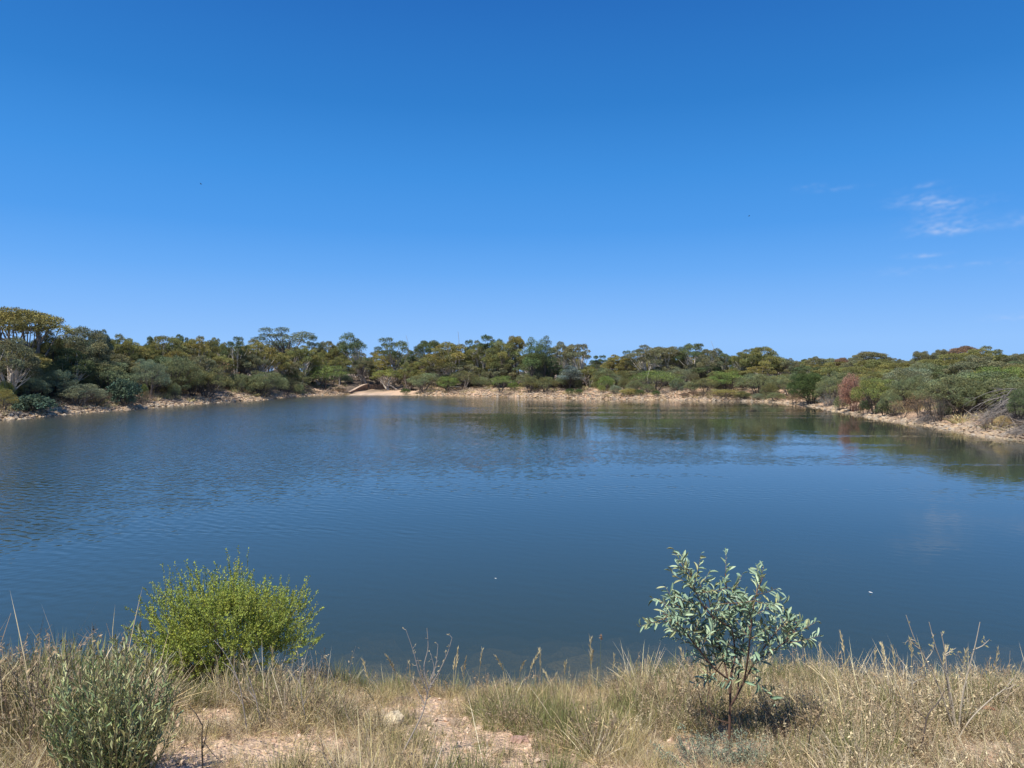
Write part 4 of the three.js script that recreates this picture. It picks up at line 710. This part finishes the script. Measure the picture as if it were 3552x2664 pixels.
// the blue green sapling
{
  const foot = hit(728.6, 750), D = -foot.z, R = rng(8080), g = base('sapling', foot.x, foot.y - 0.03, foot.z);
  tag(g, 'young blue green gum sapling on a forked brown stem in the foreground', 'sapling');
  const q = (px, py, dz = 0) => { const t = clamp((735 - py) / 60, 0, 1); return P(px - 9 * t, py + 7 * t, D - dz).sub(g.position); };
  const bark = std([0.13, 0.075, 0.05], 0.85), twigBark = std([0.25, 0.14, 0.08], 0.8);
  const main = new Builder(), limbs = new Builder(), tips = [];
  const limb = (b, pts, r0, r1) => { const c = new THREE.CatmullRomCurve3(pts).getPoints(pts.length * 3); b.tube(c, c.map((_, k) => lerp(r0, r1, k / (c.length - 1))), 6); return c; };
  const trunk = limb(main, [V(0, -0.02, 0), q(731, 725), q(734.7, 704.6), q(737, 690), q(740, 668, 0.02)], 0.0115, 0.007);
  const skel = [
    [[q(735, 702), q(745, 688, 0.03), q(753, 674.8, 0.05), q(765, 653, 0.08), q(778, 634, 0.1), q(796, 612, 0.12)], 0.0085],
    [[q(737, 690), q(736.7, 672, -0.03), q(732.7, 653, -0.06), q(728.6, 642, -0.08), q(722, 612, -0.1), q(716, 583, -0.1)], 0.008],
    [[q(740, 668, 0.02), q(744, 648, -0.02), q(741, 622, -0.02), q(737, 595, 0.0), q(734, 566, 0.02)], 0.008],
    [[q(736.7, 672, -0.03), q(722, 660, 0.06), q(706, 640, 0.1), q(690, 620, 0.12), q(672, 606, 0.14)], 0.007],
    [[q(753, 674.8, 0.05), q(757, 650, 0.16), q(760, 620, 0.2), q(764, 592, 0.2), q(772, 570, 0.18)], 0.007],
    [[q(745, 688, 0.03), q(748, 662, -0.1), q(752, 636, -0.16), q(756, 606, -0.2), q(752, 588, -0.22)], 0.006],
    [[q(728.6, 642, -0.08), q(712, 630, -0.12), q(697, 612, -0.16), q(684, 594, -0.18)], 0.005],
    [[q(765, 653, 0.08), q(784, 642, 0.02), q(800, 630, -0.02), q(808, 612, -0.04)], 0.005],
    [[q(732.7, 653, -0.06), q(722, 668, -0.1), q(714, 672, -0.12)], 0.004],
    [[q(741, 622, -0.02), q(716, 604, 0.04), q(703, 580, 0.06), q(700, 562, 0.06)], 0.005],
    [[q(731, 722), q(716, 714, 0.04), q(713, 698, 0.05), q(717, 682, 0.06)], 0.0045],
    [[q(716, 714, 0.04), q(708, 700, 0.02), q(705, 684, 0.0)], 0.003],
  ];
  for (const [pts, r] of skel) tips.push(limb(limbs, pts, r, 0.0025));
  const leaves = [], seen = V(0, 0.25, 1).normalize();
  const leafAlong = (line, from, to, step, size) => {
    let side = 1;
    for (let t = from; t <= to; t += step) {
      const f = t * (line.length - 1), i = Math.min(line.length - 2, Math.floor(f)), p = line[i].clone().lerp(line[i + 1], f - i), d = line[i + 1].clone().sub(line[i]).normalize();
      const out = perp(d, R); side = -side;
      const dir = d.clone().multiplyScalar(0.45 + 0.5 * R()).addScaledVector(out, side * (0.7 + 0.4 * R())).add(V(0, 0.12 * (R() - 0.4), 0)).normalize(), L = size * (0.5 + 0.8 * R()) * (t > 0.92 ? 0.6 : 1);
      const face = rdir(R).multiplyScalar(0.9).add(V(-0.2, 1.0, 0.7)).normalize();
      leaves.push({ p, dir, face, L, W: L * (0.19 + 0.07 * R()), rank: p.z + R() * 0.12 });
    }
  };
  const twigs = new Builder();
  tips.forEach((line, k) => {
    if (k >= 10) return;
    leafAlong(line, 0.4, 1, 0.04, 0.068);
    const n = k === 8 ? 5 : 15;
    for (let s = 0; s < n; s++) {
      const f = (0.35 + 0.62 * (s + R()) / n) * (line.length - 1), i = Math.min(line.length - 2, Math.floor(f)), a = line[i].clone(), d = line[i + 1].clone().sub(line[i]).normalize();
      const dir = d.multiplyScalar(0.5).addScaledVector(rdir(R), 0.85).add(V(0, 0.22, 0)).normalize(), L = 0.12 + 0.15 * R(), e = a.clone().addScaledVector(dir, L), m = a.clone().lerp(e, 0.5).add(V(0, -0.012, 0)), tl = bez(a, m, e, 5);
      twigs.tube(tl, tl.map((_, z) => 0.0024 * (1 - 0.7 * z / 5)), 4); leafAlong(tl, 0.15, 1.0, 0.085, 0.064);
    }
  });
  mesh('trunk', main.build(true), bark, g); mesh('branches', limbs.build(true), bark, g); mesh('twigs', twigs.build(true), twigBark, g);
  hangLeaves(g, leaves, [std([0.28, 0.38, 0.245], 0.5), std([0.215, 0.31, 0.19], 0.48), std([0.34, 0.43, 0.26], 0.5), std([0.245, 0.345, 0.235], 0.5), std([0.30, 0.32, 0.15], 0.5), std([0.17, 0.25, 0.15], 0.5)]);
}
// the round green bush at the water's edge
{
  const foot = hit(226, 686), D = 6.95, R = rng(616), x0 = P(226, 680, D).x, g = base('green_bush', x0, groundHeight(x0, -D), -D);
  tag(g, 'round bright green bush at the near water edge', 'bush');
  const stems = new Builder(), b = new Builder(), cx = 0, cy = 0.52, rx = 0.92, ry = 0.52, rz = 0.7;
  for (let k = 0; k < 26; k++) { const a = R() * 6.28, e = V(Math.cos(a) * rx * 0.75 * R(), 0.5 + 0.35 * R(), Math.sin(a) * rz * 0.75 * R()), m = V(e.x * 0.65, 0.25, e.z * 0.65); const p = bez(V((R() - 0.5) * 0.22, -0.08, (R() - 0.5) * 0.2), m, e, 6); stems.tube(p, p.map((_, i) => 0.011 * (1 - 0.75 * i / 6)), 5); }
  for (let k = 0; k < 1900; k++) {
    const d = rdir(R); if (d.y < -0.75) continue;
    const lump = 0.88 + 0.26 * fbm(d.x * 2.3 + 4, d.z * 2.3 + d.y * 2.1, 2) * 2, sq = Math.pow(Math.hypot(d.x, d.z) ** 2.8 + Math.abs(d.y) ** 2.8, -1 / 2.8), base0 = V(d.x * rx, d.y * ry * (d.y < 0 ? 0.72 : 1), d.z * rz).multiplyScalar(lump * sq), inner = R() < 0.35 ? 0.35 + 0.3 * R() : 0.66 + 0.22 * R();
    const s = base0.clone().multiplyScalar(inner), e = s.clone().addScaledVector(d, 0.09).add(V(0, 0.1 + 0.06 * R(), 0)).addScaledVector(rdir(R), 0.085), o = V(cx, cy, 0); s.add(o); e.add(o);
    const line = bez(s, s.clone().lerp(e, 0.5).addScaledVector(rdir(R), 0.03), e, 6); stems.tube(line, line.map((_, i) => 0.0026 * (1 - 0.7 * i / 6)), 3);
    const yel = R() < 0.16 ? 0.5 : R() * 0.3, n = 40;
    for (let q = 0; q < n; q++) {
      const f = (q / n) * 6, i = Math.min(5, Math.floor(f)), p = line[i].clone().lerp(line[i + 1], f - i).addScaledVector(rdir(R), 0.008), ax = line[i + 1].clone().sub(line[i]).normalize(), dir = ax.multiplyScalar(0.7).addScaledVector(rdir(R), 0.8).add(V(0, 0.15, 0)).normalize(), v = 0.72 + 0.5 * R(), L = 0.014 + 0.02 * R() * R() + 0.004 * R();
      b.leaf(p, dir, perp(dir, R), L, L * 0.42, [v * (1 + yel * 0.55), v * (1 + yel * 0.1), v * (1 - yel * 0.5)]);
    }
  }
  mesh('stems', stems.build(true), std([0.12, 0.085, 0.06], 0.85), g);
  mesh('crown', b.build(), new THREE.MeshPhysicalMaterial({ color: lin(0.33, 0.42, 0.065), vertexColors: true, roughness: 0.95, transmission: 0.3, thickness: 0, side: THREE.DoubleSide }), g);
}
// upright shoots with narrow leaves: the olive shrub at the left, and a small relative
function shootShrub(name, label, x, z, seed, shoots, height, spread, leafL, mats, stemMat) {
  const R = rng(seed), g = base(name, x, groundHeight(x, z) - 0.03, z); tag(g, label, 'shrub');
  const st = new Builder(), leaves = [];
  for (let k = 0; k < shoots; k++) {
    const a = R() * 6.28, r = Math.sqrt(R()), h = height * (0.3 + 0.5 * (1 - r * r) * R() + 0.32 * R()) * (k < 9 ? 1.16 : 1), e = V(Math.cos(a) * r * spread * (k < 4 ? 0.3 : 1), h, Math.sin(a) * r * spread * 0.8), s = V(e.x * 0.25, -0.03, e.z * 0.25), line = bez(s, V(e.x * 0.75, h * 0.4, e.z * 0.75).addScaledVector(rdir(R), 0.05), e, 8);
    st.tube(line, line.map((_, i) => 0.0045 * (1 - 0.75 * i / 8)), 4);
    const n = Math.round(h / 0.021);
    for (let q = 2; q < n; q++) {
      const f = q / n * 8, i = Math.min(7, Math.floor(f)), p = line[i].clone().lerp(line[i + 1], f - i), d = line[i + 1].clone().sub(line[i]).normalize(), dir = d.multiplyScalar(0.95).addScaledVector(rdir(R), 0.62).normalize(), L = leafL * (0.65 + 0.6 * R());
      leaves.push({ p, dir, face: rdir(R), L, W: L * (0.15 + 0.05 * R()), rank: p.z * 0.6 + p.y * 0.5 + R() * 0.5 });
    }
  }
  mesh('stems', st.build(true), stemMat, g); hangLeaves(g, leaves, mats);
  return g;
}
{
  const D = 4.0, p = P(112, 700, D);
  shootShrub('olive_shrub', 'bushy shrub with narrow grey olive leaves at the bottom left corner', p.x, -D, 2024, 160, 0.98, 0.38, 0.047, [std([0.34, 0.385, 0.165], 0.55), std([0.23, 0.285, 0.10], 0.5), std([0.46, 0.475, 0.235], 0.55), std([0.24, 0.32, 0.15], 0.5), std([0.36, 0.34, 0.14], 0.55)], std([0.24, 0.21, 0.11], 0.8));
}
// low blue grey saltbush under the sapling
{
  const R = rng(3131);
  [[704, 764, 0.36, 'left'], [742, 762, 0.3, 'right']].forEach(([px, py, w, side]) => {
    const f = hit(px, py), g = base('saltbush', f.x, f.y - 0.02, f.z), b = new Builder(), st = new Builder();
    tag(g, side === 'left' ? 'low blue grey saltbush at the bottom edge, left of the sapling foot' : 'low blue grey saltbush at the bottom edge, right in front of the sapling foot', 'bush');
    for (let k = 0; k < 90; k++) {
      const a = R() * 6.28, r = Math.sqrt(R()) * w, e = V(Math.cos(a) * r, 0.1 + 0.12 * R() * (1 - r / w * 0.5), Math.sin(a) * r * 0.7), line = bez(V(e.x * 0.2, 0, e.z * 0.2), V(e.x * 0.8, 0.04, e.z * 0.8), e, 5); st.tube(line, [0.003, 0.0026, 0.002, 0.0016, 0.001, 0.0006], 3);
      for (let q = 0; q < 26; q++) { const i = 1 + Math.floor(R() * 4), pt = line[i].clone().lerp(line[i + 1], R()).addScaledVector(rdir(R), 0.008), d = rdir(R).add(V(0, 0.5, 0)).normalize(), v = 0.75 + 0.5 * R(); b.leaf(pt, d, perp(d, R), 0.013 + 0.009 * R(), 0.006, [v, v, v]); }
    }
    mesh('stems', st.build(true), BARK.grey, g); mesh('leaves', b.build(), fol(0.245, 0.29, 0.20), g);
  });
}
// dead and dry stalks that stand out
function dryStalk(name, label, px, py, tops, r0, mat, nubs, nubMat, seed, group, category = 'dry weed') {
  const f = hit(px, py), D = -f.z, R = rng(seed), g = base(name, f.x, f.y - 0.02, f.z); tag(g, label, category, group);
  const st = new Builder(), nb = new Builder();
  for (const line of tops) {
    const pts = line.map(([x, y, dz], k) => (k === 0 && x === px && y === py) ? V(0, 0, 0) : P(x, y, D - (dz ?? 0)).sub(g.position)), c = new THREE.CatmullRomCurve3(pts).getPoints(pts.length * 4), thick = r0 * (line.r ?? 1);
    st.tube(c, c.map((_, k) => thick * (1 - 0.65 * k / (c.length - 1))), 5);
    for (let k = 2; k < c.length; k++) if (R() < nubs) {
      const d = rdir(R).add(V(0, 0.5, 0)).normalize(), e = c[k].clone().addScaledVector(d, 0.012 + 0.02 * R()); st.tube([c[k], e], [thick * 0.5, thick * 0.35], 3);
      for (let q = 0; q < 3; q++) { const dd = d.clone().addScaledVector(rdir(R), 0.7).normalize(), v = 0.8 + 0.4 * R(); nb.leaf(e.clone().addScaledVector(d, -0.004), dd, perp(dd, R), 0.014 + 0.012 * R(), 0.007, [v, v, v]); }
    }
  }
  mesh('stalk', st.build(true), mat, g); if (nb.n) mesh('seed_pods', nb.build(), nubMat, g).userData.kind = 'stuff';
  return g;
}
{
  const paleStem = std([0.42, 0.36, 0.27], 0.85), ash = std([0.34, 0.30, 0.26], 0.85), black = std([0.05, 0.042, 0.036], 0.9), tan = std([0.36, 0.28, 0.18], 0.85), husk = fol(0.46, 0.39, 0.24), husk2 = fol(0.40, 0.36, 0.17), reed = std([0.14, 0.17, 0.09], 0.7);
  const j = (r, l) => { l.r = r; return l; };
  dryStalk('dry_weed', 'branched grey dry weed standing up in the middle of the near bank', 398, 758, [[[398, 758], [412, 735], [423, 712], [428, 692], [430, 684]], j(0.7, [[428, 694], [419, 672, 0.03], [413, 650, 0.04], [406, 630, 0.05]]), j(0.75, [[429, 690], [424, 668], [428, 648], [427, 628]]), j(0.7, [[430, 688], [436, 664, -0.03], [438, 645, -0.04]]), j(0.7, [[430, 688], [441, 668, 0.04], [448, 652, 0.06], [452, 638, 0.06]]), j(0.6, [[425, 705], [417, 690], [411, 678]]), j(0.6, [[430, 680], [434, 668], [431, 655]])], 0.0062, ash, 0.42, husk, 41);
  dryStalk('dry_weed', 'tall pale thorny dry weed at right with three upright stems', 958, 738, [[[958, 738], [949, 715], [940, 690], [926, 660], [915, 640], [906, 615]], [[958, 738], [950, 700], [945, 672, 0.05], [936, 648, 0.07], [929, 622, 0.08]], [[958, 738], [952, 700, -0.04], [947, 672, -0.06], [945, 652, -0.06], [941, 632, -0.06]], [[958, 738], [962, 700], [968, 672], [975, 646], [980, 622]], j(0.6, [[973, 650], [982, 646], [989, 640]]), j(0.6, [[926, 660], [932, 652], [934, 646]]), j(0.6, [[921, 650], [913, 644], [907, 640]]), j(0.6, [[945, 655], [951, 651], [956, 648]]), j(0.6, [[966, 668], [961, 660], [957, 652]])], 0.0062, paleStem, 0.4, husk2, 42);
  dryStalk('dry_weed', 'leaning dry weed stem at the right pointing up to the right', 955, 742, [[[955, 742], [970, 720], [990, 700], [1003, 690], [1014, 678]], j(0.6, [[1003, 690], [1010, 688], [1016, 684]])], 0.0058, paleStem, 0.34, husk2, 43);
  dryStalk('dry_weed', 'low thorny dry weed left of the tall pale one', 925, 728, [[[925, 728], [910, 706], [899, 690], [893, 676]], j(0.8, [[925, 728], [914, 700, 0.05], [912, 680, 0.06], [914, 660, 0.06]]), j(0.6, [[912, 684, 0.06], [918, 680], [924, 678]]), j(0.6, [[905, 699], [896, 694], [889, 690]])], 0.0055, paleStem, 0.4, husk, 44);
  dryStalk('dry_weed', 'dry weed with clustered pods at the right edge', 992, 735, [[[992, 735], [1002, 708], [1010, 690], [1020, 668]], j(0.7, [[1002, 708], [1005, 694], [1004, 682]]), j(0.7, [[1008, 696], [1018, 688], [1024, 684]])], 0.0055, tan, 0.55, husk2, 45);
  dryStalk('dead_twig', 'black forked dead twig in the gravel at lower left', 203, 774, [[[203, 774], [202, 750], [202, 732], [203, 721]], j(0.7, [[202, 725], [196, 714], [189, 706]]), j(0.6, [[203, 748], [207, 730], [209, 718]]), j(0.5, [[204, 742], [214, 755], [224, 764]])], 0.006, black, 0, null, 46, undefined, 'twig');
  dryStalk('dead_twig', 'thin dark dead stem left of the olive shrub', 26, 764, [[[26, 764], [33, 720], [37, 690], [39, 660]]], 0.0035, std([0.13, 0.09, 0.065]), 0.1, husk, 47, undefined, 'twig');
  dryStalk('dead_twig', 'dark dead twig right of the sapling', 808, 772, [[[808, 772], [809, 745], [811, 720]], j(0.6, [[810, 735], [815, 724], [822, 712]]), j(0.5, [[811, 722], [800, 716], [790, 710]])], 0.0055, black, 0, null, 48, undefined, 'twig');
  dryStalk('dead_twig', 'dark leaning dead twig under the tall pale weed', 918, 762, [[[918, 762], [924, 735], [928, 715], [940, 700], [945, 690]], j(0.6, [[927, 720], [918, 712], [910, 706]])], 0.006, std([0.11, 0.085, 0.07]), 0, null, 49, undefined, 'twig');
  dryStalk('dry_weed', 'pale curved dry stem in front of the round green bush', 248, 735, [[[248, 735], [243, 705], [238, 680], [226, 655], [214, 640]], j(0.7, [[238, 680], [230, 668], [222, 662]]), j(0.6, [[243, 705], [236, 694], [230, 690]])], 0.0048, ash, 0.12, husk, 50);
  dryStalk('dry_weed', 'pale dry stem right of the curved one before the green bush', 262, 730, [[[262, 730], [256, 700], [248, 676], [240, 655]], j(0.7, [[256, 700], [249, 690], [246, 680]])], 0.0046, ash, 0.12, husk, 51);
  dryStalk('dry_weed', 'grey dry weed with pods right of the green bush', 308, 728, [[[308, 728], [303, 705], [300, 680], [298, 655]], j(0.7, [[303, 705], [311, 690], [318, 672], [322, 655]]), j(0.6, [[301, 684], [294, 676], [290, 668]])], 0.0045, ash, 0.35, husk, 52);
  dryStalk('dry_weed', 'slim dry stem with twisted tip left of the branched weed', 352, 735, [[[352, 735], [344, 705], [334, 680], [325, 655]], j(0.6, [[344, 705], [350, 688], [351, 672]])], 0.0045, tan, 0.3, husk, 53);
  dryStalk('reed', 'single reed with a brown seed head standing against the water', 601, 708, [[[601, 708], [600, 680], [600.5, 655], [601, 636]], j(0.7, [[599, 708], [597, 680], [590, 662], [582, 645]]), j(0.7, [[600, 708], [598, 680], [597, 660], [597, 652]])], 0.0028, reed, 0, null, 54, undefined, 'reed');
}
// feathery dry plants of the left edge and stalks with seed heads
function seedStalk(seed, len, head, spread, R = rng(seed)) {
  const st = new Builder(), hb = new Builder(), lean = V(0.7 * (R() - 0.5), 1, 0.4 * (R() - 0.5)).normalize(), e = lean.clone().multiplyScalar(len).add(V(0.75 * len * (R() - 0.5), -0.06 * len, 0.3 * len * (R() - 0.5))), line = bez(V(0, -0.02, 0), lean.clone().multiplyScalar(len * 0.6), e, 8);
  st.tube(line, line.map((_, k) => 0.0021 * (1 - 0.5 * k / 8)), 4);
  for (let k = 0; k < head; k++) { const t = 1 - 0.34 * Math.pow(k / head, 0.9), f = t * 8, i = Math.min(7, Math.floor(f)), p = line[i].clone().lerp(line[i + 1], f - i), ax = line[i + 1].clone().sub(line[i]).normalize(), d = ax.multiplyScalar(1).addScaledVector(rdir(R), spread).normalize(), v = 0.8 + 0.4 * R(); hb.leaf(p, d, perp(d, R), 0.022 + 0.02 * R(), 0.0045, [v, v * 0.97, v * 0.9]); }
  return [st.build(true), hb.build()];
}
{
  const R = rng(515), kinds = [1, 2, 3, 4, 5, 9, 10, 11].map((s) => seedStalk(s * 13, 0.36 + 0.03 * (s % 6), 34 + 4 * (s % 5), 0.4 + 0.05 * (s % 4))), fluff = [6, 7, 8].map((s) => seedStalk(s * 13, 0.5, 46, 1.1)), stem = std([0.42, 0.35, 0.2], 0.8), headM = fol(0.56, 0.48, 0.29), pink = fol(0.50, 0.36, 0.25);
  const stalk = (kind, px, py, s, turn, label, group, head) => { const f = hit(px, py), g = base('seed_stalk', f.x, f.y, f.z); mesh('stem', kind[0], stem, g); mesh('seed_head', kind[1], head, g); g.scale.setScalar(s); g.rotation.y = turn; tag(g, label, 'grass stalk', group); };
  const spots = [[335, 725], [345, 718], [362, 722], [375, 726], [388, 715], [398, 720], [405, 712], [412, 704], [420, 716], [440, 706], [455, 700], [466, 702], [478, 704], [520, 702], [535, 706], [548, 716], [556, 724], [565, 706], [580, 702], [592, 708], [606, 704], [618, 712], [640, 704], [650, 708], [672, 702], [686, 706], [698, 704], [300, 722], [318, 730], [285, 728], [215, 716], [228, 720], [196, 712], [182, 700], [830, 706], [846, 702], [862, 704], [884, 700], [905, 706], [985, 708], [1005, 704], [770, 704], [790, 700], [782, 706], [430, 722], [505, 708], [352, 712], [368, 708], [382, 734], [404, 730], [416, 724], [446, 716], [472, 712], [528, 714], [572, 716], [598, 718], [628, 704], [660, 712], [680, 716], [706, 708], [232, 732], [204, 726], [270, 716], [292, 712], [756, 708], [800, 712], [838, 714], [872, 712], [896, 716], [940, 708], [970, 704], [1016, 712]];
  spots.forEach(([px, py], k) => stalk(kinds[k % 8], px, py + 4, 0.6 + 0.75 * R(), R() * 6.28, `straw coloured grass stalk with slim pale seed head ${px < 280 ? 'before the round green bush' : px < 432 ? 'around the branched grey weed' : px < 560 ? 'above the bare gravel patch' : px < 720 ? 'left of the sapling' : px < 820 ? 'right of the sapling' : 'among the thorny weeds at right'}`, `pale seeding stalks, patch ${px < 280 ? 1 : px < 432 ? 2 : px < 560 ? 3 : px < 720 ? 4 : px < 820 ? 5 : 6}`, headM));
  [[8, 700], [18, 706], [30, 698], [40, 704], [48, 700], [4, 716], [24, 716], [56, 706]].forEach(([px, py], k) => stalk(fluff[k % 3], px, py, 0.95 + 0.4 * R(), R() * 6.28, 'feathery brown dry stalk in the tall clump at the left edge', 'feathery stalks at the left edge', pink));
  [[487, 704], [512, 700], [538, 698], [588, 704]].forEach(([px, py], k) => stalk(fluff[k % 3], px, py + 6, 0.55 + 0.15 * R(), R() * 6.28, 'short stalk with a fluffy pinkish seed tuft by the water', 'fluffy tufted stalks by the water', pink));
  const f = hit(601, 708), hb = new Builder(), R2 = rng(99); for (let k = 0; k < 40; k++) { const d = rdir(R2).add(V(0, 0.8, 0)).normalize(), v = 0.8 + 0.4 * R2(); hb.leaf(V(0, (R2() - 0.5) * 0.04, 0), d, perp(d, R2), 0.02, 0.006, [v, v, v]); }
  const reedThing = scene.children.find((c) => c.name === 'reed'); const h = mesh('seed_head', hb.build(), fol(0.42, 0.26, 0.15), reedThing); h.position.copy(P(601, 638, -f.z).sub(reedThing.position));
}
// the cream stone, a dead leaf, feathers on the water, and two birds far up
{
  const rockAt = (name, label, px, py, s, tint, v) => { const f = hit(px, py), m = mesh(numbered(name), stoneGeoFine(v), std(tint, 0.9, { map: grit }), scene); m.position.copy(f); m.position.y += s[1] * 0.35; m.scale.set(...s); m.rotation.y = 0.5 * v; tag(m, label, 'stone'); };
  rockAt('stone', 'large cream stone half hidden by grass near the water', 391, 726, [0.12, 0.085, 0.08], [0.66, 0.54, 0.36], 3);
  rockAt('stone', 'small tan stone left of the cream stone', 322, 714, [0.09, 0.05, 0.06], [0.52, 0.38, 0.24], 5);
  rockAt('stone', 'dark wet stone at the water edge behind the cream stone', 402, 704, [0.1, 0.05, 0.08], [0.14, 0.1, 0.075], 7);
  rockAt('stone', 'reddish stone in the gravel at the bottom centre', 520, 742, [0.07, 0.035, 0.05], [0.4, 0.25, 0.19], 9);
  const f = hit(996, 730), lf = mesh(numbered('dead_leaf'), LEAF[1], std([0.36, 0.17, 0.09], 0.7), scene); lf.position.copy(f).add(V(0, 0.14, 0)); lf.scale.set(0.03, 0.1, 0.1); lf.rotation.set(-1.2, 0.2, 1.35); tag(lf, 'curled orange brown dead leaf caught in the dry twigs at right', 'leaf');
  for (const [px, py, label] of [[872.6, 593.8, 'white feather floating on the water right of the sapling'], [496.5, 579.5, 'tiny white feather floating on the open water']]) {
    const r = ray(px, py), t = EYE / -r.y, m = mesh(numbered('feather'), LEAF[2], std([0.8, 0.8, 0.78], 0.8), scene); m.position.set(r.x * t, 0.012, r.z * t); m.rotation.set(-1.45, 0, 1.1); m.scale.set(0.05, 0.13, 0.13).multiplyScalar(px > 600 ? 0.4 : 0.25); tag(m, label, 'feather', 'feathers floating on the water');
  }
  for (const [px, py, D, tilt, label] of [[201, 184, 70, -0.15, 'tiny dark bird flying in the upper left sky'], [749, 216, 80, 0.2, 'tiny dark bird flying in the right half of the sky']]) {
    const p = P(px, py, D), g = base('bird', p.x, p.y, p.z), dark = std([0.04, 0.04, 0.045], 0.8), bd = new THREE.SphereGeometry(1, 10, 8); bd.scale(0.11, 0.028, 0.028);
    mesh('body', bd, dark, g);
    for (const s of [-1, 1]) { const sh = new Builder(), a = sh.vert(V(0.05, 0.01, 0)), b2 = sh.vert(V(-0.05, 0.01, 0)), c = sh.vert(V(-0.03, 0.05, s * 0.22)), d = sh.vert(V(0.02, 0.05, s * 0.2)); sh.tri(a, b2, c); sh.tri(a, c, d); mesh('wing', sh.build(), dark, g); }
    g.rotation.z = tilt; tag(g, label, 'bird', 'birds in the sky');
  }
}
function stoneGeoFine(seed) {
  const R = rng(seed * 17), g = new THREE.IcosahedronGeometry(1, 1), p = g.attributes.position;
  for (let k = 0; k < p.count; k++) { const x = p.getX(k), y = p.getY(k), z = p.getZ(k), f = 1 + 0.8 * fbm(x * 1.3 + seed * 5, y * 1.3 + z * 1.7, 3) + 0.1 * Math.sign(fbm(x * 2 + z, y * 2 - seed, 1)); p.setXYZ(k, x * f, y * f * 0.8, z * f); }
  g.computeVertexNormals(); return g;
}
renderer.render(scene, camera);
